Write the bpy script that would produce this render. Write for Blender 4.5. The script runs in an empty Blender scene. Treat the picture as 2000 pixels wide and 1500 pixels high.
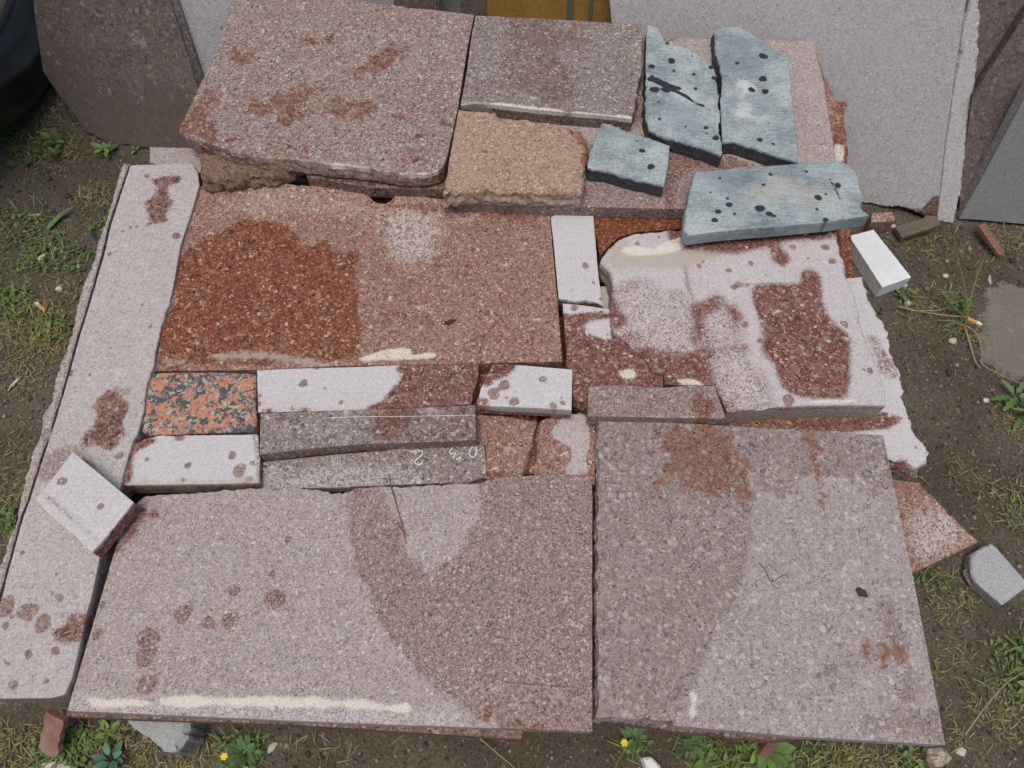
import bpy, bmesh, math, random
import numpy as np
from mathutils import Vector, Matrix, noise
from mathutils.geometry import delaunay_2d_cdt
R = math.radians
sc = bpy.context.scene
COL = sc.collection

# ---------------------------------------------------------------- camera
cam = bpy.data.cameras.new('camera'); cam.sensor_width = 36; cam.lens = 27.9
cam.clip_start = .01; cam.clip_end = 600
co = bpy.data.objects.new('camera', cam); COL.objects.link(co); sc.camera = co
co.location = (0, 0, 1.3); co.rotation_euler = (R(90 - 61.876), 0, 0)
# ---------------------------------------------------------------- sky and sun (overcast)
w = bpy.data.worlds.new('World'); sc.world = w; w.use_nodes = True
nt = w.node_tree; bg = nt.nodes['Background']
sky = nt.nodes.new('ShaderNodeTexSky'); sky.sky_type = 'NISHITA'; sky.sun_disc = False
SUN_EL, SUN_AZ = 76, 205
sky.sun_elevation = R(SUN_EL); sky.sun_rotation = R(SUN_AZ)
sky.air_density = 1.0; sky.dust_density = 6.0; sky.ozone_density = 1.0; sky.altitude = 100
nt.links.new(sky.outputs[0], bg.inputs[0]); bg.inputs[1].default_value = .12
sl = bpy.data.lights.new('sun', 'SUN'); sl.energy = 1.25; sl.angle = R(32); sl.color = (1, .97, .90)
so = bpy.data.objects.new('sun', sl); COL.objects.link(so)
az = R(SUN_AZ)
sd = Vector((math.sin(az) * math.cos(R(SUN_EL)), math.cos(az) * math.cos(R(SUN_EL)), math.sin(R(SUN_EL))))
so.rotation_euler = (-sd).to_track_quat('-Z', 'Y').to_euler()
so.location = (0, 0, 5)
sc.view_settings.view_transform = 'Standard'; sc.view_settings.look = 'None'
sc.view_settings.exposure = 0.0; sc.view_settings.gamma = 1

# ---------------------------------------------------------------- materials
MATS = {}
class NT:
    def __init__(s, name):
        m = bpy.data.materials.new(name); m.use_nodes = True; s.m = m; s.t = m.node_tree
        s.b = s.t.nodes['Principled BSDF']; MATS[name] = m
    def n(s, ty, **kw):
        x = s.t.nodes.new(ty)
        for k, v in kw.items(): setattr(x, k, v)
        return x
    def put(s, sock, v):
        if isinstance(v, bpy.types.NodeSocket): s.t.links.new(v, sock)
        elif isinstance(v, (tuple, list)) and len(v) == 3 and sock.type == 'RGBA': sock.default_value = (*v, 1)
        else: sock.default_value = v
    def math(s, op, a, b=0., c=0.):
        x = s.n('ShaderNodeMath', operation=op)
        for i, v in enumerate((a, b, c)): s.put(x.inputs[i], v)
        return x.outputs[0]
    def mix(s, f, a, b, mode='MIX'):
        x = s.n('ShaderNodeMix', data_type='RGBA', blend_type=mode)
        s.put(x.inputs[0], f); s.put(x.inputs[6], a); s.put(x.inputs[7], b)
        return x.outputs[2]
    def ramp(s, f, stops, mode='LINEAR'):
        x = s.n('ShaderNodeValToRGB'); x.color_ramp.interpolation = mode
        e = x.color_ramp.elements
        while len(e) < len(stops): e.new(.5)
        for i, (p, c) in enumerate(stops):
            e[i].position = p; e[i].color = (*c, 1) if isinstance(c, tuple) else (c, c, c, 1)
        s.put(x.inputs[0], f); return x.outputs[0]
    def noise(s, vec, scale, detail=3, rough=.55, dist=0.):
        x = s.n('ShaderNodeTexNoise'); s.put(x.inputs['Vector'], vec); x.inputs['Scale'].default_value = scale
        x.inputs['Detail'].default_value = detail; x.inputs['Roughness'].default_value = rough; x.inputs['Distortion'].default_value = dist
        return x.outputs['Fac'], x.outputs['Color']
    def voro(s, vec, scale, feat='F1'):
        x = s.n('ShaderNodeTexVoronoi', feature=feat); s.put(x.inputs['Vector'], vec); x.inputs['Scale'].default_value = scale
        return x
    def sep(s, c):
        x = s.n('ShaderNodeSeparateColor'); s.put(x.inputs[0], c); return x.outputs
    def attr(s, name):
        return s.n('ShaderNodeAttribute', attribute_name=name).outputs['Fac']
    def smooth(s, v, a, b):
        x = s.n('ShaderNodeMapRange', interpolation_type='SMOOTHSTEP'); s.put(x.inputs[0], v)
        x.inputs[1].default_value = a; x.inputs[2].default_value = b; return x.outputs[0]
    def coords(s, rnd=True):
        tc = s.n('ShaderNodeTexCoord').outputs['Object']
        if not rnd: return tc
        oi = s.n('ShaderNodeObjectInfo').outputs['Random']
        cx = s.n('ShaderNodeCombineXYZ'); s.put(cx.inputs[0], s.math('MULTIPLY', oi, 17.)); s.put(cx.inputs[1], s.math('MULTIPLY', oi, 31.))
        va = s.n('ShaderNodeVectorMath', operation='ADD'); s.put(va.inputs[0], tc); s.put(va.inputs[1], cx.outputs[0])
        return va.outputs[0]
    def vadd(s, a, b, k):
        # a + (b-.5)*k
        x = s.n('ShaderNodeVectorMath', operation='SUBTRACT'); s.put(x.inputs[0], b); x.inputs[1].default_value = (.5, .5, .5)
        y = s.n('ShaderNodeVectorMath', operation='MULTIPLY_ADD'); s.put(y.inputs[0], x.outputs[0]); y.inputs[1].default_value = (k, k, k); s.put(y.inputs[2], a)
        return y.outputs[0]
    def bump(s, h, strength, dist):
        x = s.n('ShaderNodeBump'); s.put(x.inputs['Height'], h); x.inputs['Strength'].default_value = strength; x.inputs['Distance'].default_value = dist
        s.t.links.new(x.outputs[0], s.b.inputs['Normal'])

WHITE_DUST = (.56, .54, .535)
def stone(name, pal, dust_col, dust, scale=190., fine=430., wet=(.62, .50, .46), dampk=.55, clast=.0, clast_col=(.5, .42, .38), contrast=.5, blotch=.25, bumpk=.5, rust_col=(.19, .078, .036), veil=0., sand=((.34, .29, .23), (.46, .41, .34)), sandk=.75, clast_scale=.36, gran=.55, wsoft=.0032, dsoft=.005):
    s = NT(name); v0 = s.coords()
    n2, nc = s.noise(v0, 60., 3, .62)
    gr, _ = s.noise(v0, 560., 3, .72); big, _ = s.noise(v0, 9., 4, .62); n1, _ = s.noise(v0, 160., 2)
    v = s.vadd(v0, nc, .008)
    c1 = s.sep(s.voro(v, scale).outputs['Color']); c2 = s.sep(s.voro(v, fine).outputs['Color'])
    st = [(p, c) for p, c in pal]
    a = s.ramp(c1[0], st, 'CONSTANT'); b = s.ramp(c2[0], st, 'CONSTANT')
    pat = s.mix(s.math('GREATER_THAN', c1[1], s.math('MULTIPLY_ADD', s.math('SUBTRACT', n2, .5), 1.6, .45)), a, b)
    if clast > 0:
        vo = s.voro(v, scale * clast_scale); cc = s.sep(vo.outputs['Color'])
        m = s.math('MULTIPLY', s.math('LESS_THAN', vo.outputs['Distance'], s.math('MULTIPLY', cc[1], .46)), s.math('LESS_THAN', cc[0], clast))
        pat = s.mix(s.math('MULTIPLY', m, .7), pat, s.mix(cc[2], clast_col, (clast_col[0] * .62, clast_col[1] * .55, clast_col[2] * .52)))
    pat = s.mix(1., pat, s.ramp(gr, [(.28, .55), (.72, 1.45)]), 'MULTIPLY')
    # dust film left in the pores of the sawn face, uneven
    dd = s.math('ADD', s.math('MULTIPLY', s.math('SUBTRACT', big, .5), blotch * 2.4), dust)
    dd = s.math('ADD', dd, s.math('MULTIPLY', s.math('SUBTRACT', n2, .5), blotch * 1.3))
    dd = s.math('ADD', dd, s.math('MULTIPLY', s.math('SUBTRACT', c2[1], .5), contrast))
    ddn = s.n('ShaderNodeClamp'); s.put(ddn.inputs[0], dd); ddn.inputs[1].default_value = 0.; ddn.inputs[2].default_value = .97
    dry = s.mix(ddn.outputs[0], pat, s.mix(1., dust_col, s.ramp(gr, [(.3, .72), (.7, 1.18)]), 'MULTIPLY'))
    mp = s.n('ShaderNodeMapping'); s.put(mp.inputs[0], v0); mp.inputs['Rotation'].default_value = (0, 0, .12); mp.inputs['Scale'].default_value = (6, 210, 30)
    saw, _ = s.noise(mp.outputs[0], 1.6, 2, .7)
    dry = s.mix(1., dry, s.ramp(saw, [(.3, .955), (.7, 1.035)]), 'MULTIPLY')
    wetc = s.mix(1., pat, wet, 'MULTIPLY')
    # a wet face keeps a thin veil of dust in places
    wetc = s.mix(s.math('MULTIPLY', s.smooth(n2, .48, .75), .16 + veil), wetc, dust_col)
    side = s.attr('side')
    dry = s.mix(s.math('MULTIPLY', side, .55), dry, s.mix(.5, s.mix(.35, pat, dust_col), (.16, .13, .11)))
    def mask(ch, soft, k, nn):
        return s.smooth(s.math('ADD', s.attr(ch), s.math('MULTIPLY', s.math('SUBTRACT', nn, .5), k)), -soft, soft)
    jt = s.math('ADD', s.math('MULTIPLY', n1, .6), s.math('MULTIPLY', c2[2], .4)); mw = mask('wet', wsoft, .010, jt); mo = mask('drop', .0010, .0028, jt); md = mask('damp', dsoft, .014, n2); mr = mask('rust', .008, .075, n2)
    ms = mask('sand', .006, .02, n1); mc = mask('cream', .0022, .011, gr); mu = mask('dust', .016, .03, n1); me = mask('cement', .002, .006, n1)
    dk = s.math('ADD', dampk, s.math('MULTIPLY', s.math('SUBTRACT', c2[2], .5), gran))
    col = s.mix(md, dry, s.mix(dk, dry, wetc))
    col = s.mix(mw, col, wetc)
    col = s.mix(s.math('MULTIPLY', mo, s.ramp(n2, [(.3, .6), (.7, .9)])), col, wetc)
    rc = s.mix(.12, s.mix(1., pat, (.64, .35, .21), 'MULTIPLY'), rust_col)
    col = s.mix(s.math('MULTIPLY', mr, s.math('ADD', s.ramp(n2, [(.35, .25), (.62, .75)]), s.math('MULTIPLY', c2[2], .2))), col, rc)
    col = s.mix(s.math('MULTIPLY', mu, s.math('MULTIPLY', s.ramp(c2[1], [(.25, .12), (.75, .72)]), s.ramp(c1[2], [(.2, .45), (.5, 1.)]))), col, WHITE_DUST)
    col = s.mix(s.math('MULTIPLY', ms, sandk), col, s.mix(gr, *sand))
    col = s.mix(s.math('MULTIPLY', me, s.ramp(c2[1], [(.1, .45), (.6, .85)])), col, s.mix(gr, (.40, .385, .385), (.52, .505, .505)))
    col = s.mix(s.math('MULTIPLY', mc, s.ramp(c2[2], [(.05, .45), (.5, .92)])), col, s.mix(gr, (.56, .52, .43), (.74, .70, .61)))
    s.put(s.b.inputs['Base Color'], col)
    rg = s.math('SUBTRACT', .86, s.math('MULTIPLY', s.math('MAXIMUM', mw, s.math('MULTIPLY', md, .6)), .42))
    s.put(s.b.inputs['Roughness'], rg); s.b.inputs['Specular IOR Level'].default_value = .35
    s.bump(s.math('ADD', gr, s.math('MULTIPLY', s.math('MULTIPLY', side, n1), 2.5)), bumpk, .0012)
    return s.m

REDP = [(0, (.075, .032, .028)), (.14, (.16, .055, .042)), (.40, (.22, .085, .062)), (.62, (.27, .125, .095)), (.80, (.34, .20, .16)), (.91, (.46, .36, .30)), (.97, (.60, .55, .50))]
PINKP = [(0, (.070, .056, .053)), (.15, (.175, .120, .107)), (.38, (.255, .178, .158)), (.60, (.32, .238, .212)), (.80, (.42, .345, .315)), (.92, (.56, .515, .475))]
SPECKP = [(0, (.07, .05, .048)), (.14, (.20, .095, .085)), (.40, (.27, .15, .135)), (.60, (.31, .21, .19)), (.78, (.42, .34, .32)), (.92, (.56, .52, .49))]
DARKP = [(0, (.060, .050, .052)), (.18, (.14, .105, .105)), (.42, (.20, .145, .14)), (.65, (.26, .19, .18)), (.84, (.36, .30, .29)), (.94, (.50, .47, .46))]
def shift(P, g, b): return [(p, (c[0], c[1] * g, c[2] * b)) for p, c in P]
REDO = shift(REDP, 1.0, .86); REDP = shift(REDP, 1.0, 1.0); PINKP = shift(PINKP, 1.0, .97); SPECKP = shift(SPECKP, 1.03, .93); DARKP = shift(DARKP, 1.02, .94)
stone('red_granite', REDO, (.41, .345, .31), .43, scale=230., fine=470., wet=(.80, .58, .43), dampk=.40, clast=.14, contrast=.95)
stone('pale_granite', PINKP, (.475, .448, .44), .78, scale=240., fine=500., wet=(.66, .48, .42), clast=.06, clast_col=(.6, .57, .56), contrast=.5, blotch=.10)
stone('white_granite', REDP, (.565, .556, .562), .92, scale=240., fine=540., wet=(.76, .74, .72), clast=.05, contrast=.28, blotch=.06, veil=.03, dampk=.58, gran=1.2)
stone('speckled_granite', [(p, tuple(x * .86 for x in c)) for p, c in SPECKP], (.34, .305, .30), .26, scale=240., fine=500., wet=(.8, .62, .55), clast=.05, contrast=.95, blotch=.22)
stone('frost_granite', REDP, (.525, .505, .508), .88, scale=240., fine=520., wet=(.78, .73, .70), clast=.08, contrast=.4, blotch=.14, veil=.05, dampk=.56, gran=1.0, wsoft=.006, dsoft=.014)
stone('grey_pink_granite', PINKP, (.41, .373, .363), .54, scale=310., fine=620., wet=(.72, .585, .57), dampk=.66, clast=.08, contrast=.7, blotch=.14)
CLASTP = [(0, (.10, .085, .078)), (.10, (.21, .160, .150)), (.35, (.28, .210, .194)), (.62, (.315, .262, .245)), (.82, (.33, .31, .295)), (.93, (.45, .42, .39))]
stone('clast_granite', CLASTP, (.39, .366, .357), .40, scale=230., fine=470., wet=(.72, .66, .62), dampk=.66, clast=.42, clast_col=(.62, .58, .55), contrast=.55, blotch=.14, clast_scale=.5)
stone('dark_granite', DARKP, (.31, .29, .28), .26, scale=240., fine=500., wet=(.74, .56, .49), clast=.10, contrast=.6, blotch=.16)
stone('brown_granite', [(0, (.12, .07, .05)), (.15, (.25, .14, .095)), (.45, (.34, .215, .14)), (.7, (.42, .295, .205)), (.9, (.52, .43, .34))], (.42, .335, .255), .30, scale=260., fine=520., clast=.06, contrast=.6, bumpk=.8)
stone('brown_stone', [(0, (.05, .03, .02)), (.2, (.12, .075, .05)), (.5, (.19, .12, .08)), (.8, (.27, .18, .12))], (.24, .18, .12), .3, scale=160., fine=400., contrast=.6, bumpk=1., sand=((.14, .10, .06), (.24, .18, .11)))
stone('wet_brown', [(0, (.04, .026, .022)), (.2, (.085, .053, .045)), (.5, (.12, .076, .063)), (.8, (.17, .115, .098)), (.95, (.25, .21, .19))], (.19, .165, .155), .40, scale=130., fine=320., clast=.1, clast_col=(.2, .16, .15), contrast=.4, sand=((.080, .066, .054), (.120, .102, .085)), sandk=.6)
stone('leaning_pale', PINKP, (.425, .43, .45), .78, scale=230., fine=480., wet=(.5, .38, .32), clast=.03, contrast=.6, blotch=.10, sandk=.22)
stone('rough_pale', PINKP, (.53, .525, .535), .80, scale=230., fine=480., contrast=.5, blotch=.10, bumpk=1.)
stone('rough_edge', PINKP, (.48, .43, .41), .55, scale=260., fine=520., contrast=.8, blotch=.2, bumpk=1.)
stone('leaning_grey', DARKP, (.27, .285, .29), .84, scale=260., fine=540., contrast=.4, blotch=.12)
stone('cement_stone', [(0, (.2, .2, .2)), (.3, (.3, .3, .3)), (.6, (.38, .38, .38)), (.85, (.46, .46, .46))], (.38, .395, .40), .7, scale=320., fine=700., contrast=.5, blotch=.15)
stone('sandstone', [(0, (.2, .16, .12)), (.3, (.34, .28, .22)), (.6, (.42, .36, .29)), (.85, (.52, .46, .38))], (.45, .38, .30), .6, scale=200., contrast=.6, bumpk=1.)
stone('dry_mud', [(0, (.16, .145, .12)), (.3, (.2, .185, .155)), (.6, (.235, .22, .19)), (.85, (.28, .265, .23))], (.165, .15, .12), .75, scale=300., contrast=.5, blotch=.6, bumpk=.8)

def blue_stone():
    s = NT('blue_stone'); v = s.coords()
    big, _ = s.noise(v, 16., 5, .6); gr, _ = s.noise(v, 420., 4, .75)
    mp = s.n('ShaderNodeMapping'); s.put(mp.inputs[0], v); mp.inputs['Rotation'].default_value = (0, 0, .5); mp.inputs['Scale'].default_value = (1, 9, 1)
    scr, _ = s.noise(mp.outputs[0], 60., 4, .7)
    base = s.ramp(big, [(.30, (.115, .155, .168)), (.48, (.23, .28, .29)), (.66, (.38, .43, .435))])
    base = s.mix(s.ramp(scr, [(.48, 0.), (.62, .55)]), base, (.46, .51, .53))
    base = s.mix(1., base, s.ramp(gr, [(.28, .48), (.5, 1.), (.75, 1.35)]), 'MULTIPLY')
    pk, _ = s.noise(v, 240., 3, .6)
    base = s.mix(s.ramp(pk, [(.60, 0.), (.66, .65)]), base, (.07, .085, .09))
    side = s.attr('side'); n1, _ = s.noise(v, 160., 3); n2, _ = s.noise(v, 60., 4, .65)
    dk = s.mix(n1, (.012, .014, .016), (.06, .068, .075))
    def mask(ch, soft, k, nn): return s.smooth(s.math('ADD', s.attr(ch), s.math('MULTIPLY', s.math('SUBTRACT', nn, .5), k)), -soft, soft)
    mw = s.math('MAXIMUM', mask('wet', .0009, .002, n1), mask('drop', .0009, .002, n1))
    base = s.mix(s.math('MULTIPLY', mask('damp', .012, .03, n2), .4), base, (.15, .19, .23))
    base = s.mix(s.math('MULTIPLY', mask('sand', .02, .05, n2), .38), base, (.44, .40, .33))
    base = s.mix(s.math('MULTIPLY', mask('cream', .003, .07, scr), .42), base, (.72, .74, .74))
    base = s.mix(s.math('MULTIPLY', side, .5), base, (.16, .19, .20))
    base = s.mix(mw, base, s.mix(side, (.016, .020, .025), dk))
    s.put(s.b.inputs['Base Color'], base)
    s.put(s.b.inputs['Roughness'], s.math('SUBTRACT', .82, s.math('MULTIPLY', mw, .3)))
    s.bump(s.math('ADD', gr, s.math('MULTIPLY', s.math('MULTIPLY', side, n1), 3.)), .5, .0012)
blue_stone()

def orange_granite():
    s = NT('orange_granite'); v = s.coords()
    a, ac = s.noise(v, 74., 4, .6, .6); b, _ = s.noise(v, 170., 3, .6, .4); c, _ = s.noise(v, 110., 2, .5, .3); f, _ = s.noise(v, 600., 3, .7)
    c2 = s.sep(s.voro(s.vadd(v, ac, .006), 260.).outputs['Color'])
    dark = s.ramp(c2[0], [(0, (.018, .02, .022)), (.45, (.05, .055, .055)), (.68, (.13, .13, .12)), (.86, (.30, .30, .27))], 'CONSTANT')
    orange = s.mix(c2[1], (.39, .135, .07), (.48, .21, .125))
    col = s.mix(s.smooth(a, .485, .515), dark, orange)
    col = s.mix(s.smooth(c, .60, .64), col, (.36, .36, .32))
    col = s.mix(s.math('MULTIPLY', s.smooth(b, .58, .62), .85), col, (.03, .032, .034))
    col = s.mix(s.math('MULTIPLY', f, .2), col, (.42, .38, .35))
    s.put(s.b.inputs['Base Color'], col); s.b.inputs['Roughness'].default_value = .6
    s.bump(f, .4, .001)
orange_granite()

def simple(name, c1, c2, scale=40., rough=.8, bump=.4, bd=.002, detail=4, spec=.4, stretch=None, vcol=None, fk=.25):
    s = NT(name); v = s.coords()
    if stretch:
        mp = s.n('ShaderNodeMapping'); s.put(mp.inputs[0], v); mp.inputs['Scale'].default_value = stretch; v = mp.outputs[0]
    n, _ = s.noise(v, scale, detail, .65); f, _ = s.noise(v, scale * 9, 3, .7)
    col = s.mix(s.ramp(n, [(.3, 0.), (.7, 1.)]), c1, c2)
    col = s.mix(1., col, s.ramp(f, [(.25, 1 - fk), (.75, 1 + fk)]), 'MULTIPLY')
    if vcol:
        a = s.n('ShaderNodeAttribute', attribute_name=vcol).outputs['Color']; col = s.mix(1., col, a, 'MULTIPLY')
    s.put(s.b.inputs['Base Color'], col); s.b.inputs['Roughness'].default_value = rough; s.b.inputs['Specular IOR Level'].default_value = spec
    s.bump(s.math('ADD', n, s.math('MULTIPLY', f, .5)), bump, bd)
    return s
simple('marble', (.62, .65, .66), (.70, .73, .74), 10., .6, .3, .0006, fk=.08)
simple('chalk', (.70, .70, .70), (.82, .82, .82), 500., .95, .3, .0005)
simple('rubber', (.008, .0095, .011), (.022, .027, .031), 18., .34, .3, .002)
simple('wood', (.13, .065, .035), (.26, .15, .085), 40., .8, .5, .002, stretch=(1, 8, 8))
simple('old_wood', (.09, .075, .055), (.16, .135, .10), 40., .85, .5, .002, stretch=(1, 6, 6))
simple('painted_wood', (.26, .20, .145), (.22, .07, .06), 22., .85, .5, .002)
simple('twig', (.10, .06, .04), (.19, .12, .075), 200., .8, .3, .0006)
simple('dry_stalk', (.26, .20, .12), (.36, .29, .19), 150., .8, .3, .0006)
simple('dry_leaf', (.05, .018, .012), (.10, .04, .025), 200., .7, .3, .0006)
simple('filter', (.52, .27, .10), (.62, .35, .15), 300., .8, .2, .0004)
simple('paper', (.6, .58, .54), (.7, .68, .64), 200., .9, .3, .0005)
simple('white_chip', (.36, .34, .30), (.55, .53, .49), 120., .8, .4, .001)
simple('ochre_paint', (.24, .135, .035), (.33, .19, .055), 14., .55, .3, .001)
simple('stripe_paint', (.085, .09, .06), (.13, .135, .10), 30., .6, .3, .001)
simple('green_leaf', (.9, .9, .9), (1.1, 1.1, 1.1), 120., .55, .2, .0005, vcol='tint')
simple('yellow_petal', (.62, .52, .02), (.75, .62, .04), 100., .7, .1, .0005)
simple('litter', (.85, .85, .85), (1.1, 1.1, 1.1), 150., .9, .3, .0006, vcol='tint')
def soil():
    s = NT('soil'); v = s.n('ShaderNodeTexCoord').outputs['Object']
    a, _ = s.noise(v, 5., 6, .62); b, _ = s.noise(v, 45., 5, .7); c, _ = s.noise(v, 260., 4, .75)
    vo = s.voro(v, 170.); cs = s.sep(vo.outputs['Color'])
    col = s.ramp(a, [(.3, (.066, .055, .039)), (.5, (.097, .082, .059)), (.7, (.134, .116, .087))])
    col = s.mix(s.ramp(b, [(.4, 0.), (.7, .55)]), col, (.092, .076, .058))
    col = s.mix(1., col, s.ramp(c, [(.28, .35), (.5, .95), (.75, 1.75)]), 'MULTIPLY')
    col = s.mix(s.math('MULTIPLY', s.math('GREATER_THAN', cs[0], .93), s.math('LESS_THAN', vo.outputs['Distance'], .35)), col, (.20, .175, .14))
    m, _ = s.noise(v, 11., 5, .7)
    col = s.mix(s.ramp(m, [(.58, 0.), (.75, .35)]), col, (.085, .085, .035))
    s.put(s.b.inputs['Base Color'], col); s.b.inputs['Roughness'].default_value = .95; s.b.inputs['Specular IOR Level'].default_value = .2
    s.bump(s.math('ADD', s.math('MULTIPLY', c, .5), b), .8, .006)
soil()

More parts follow.
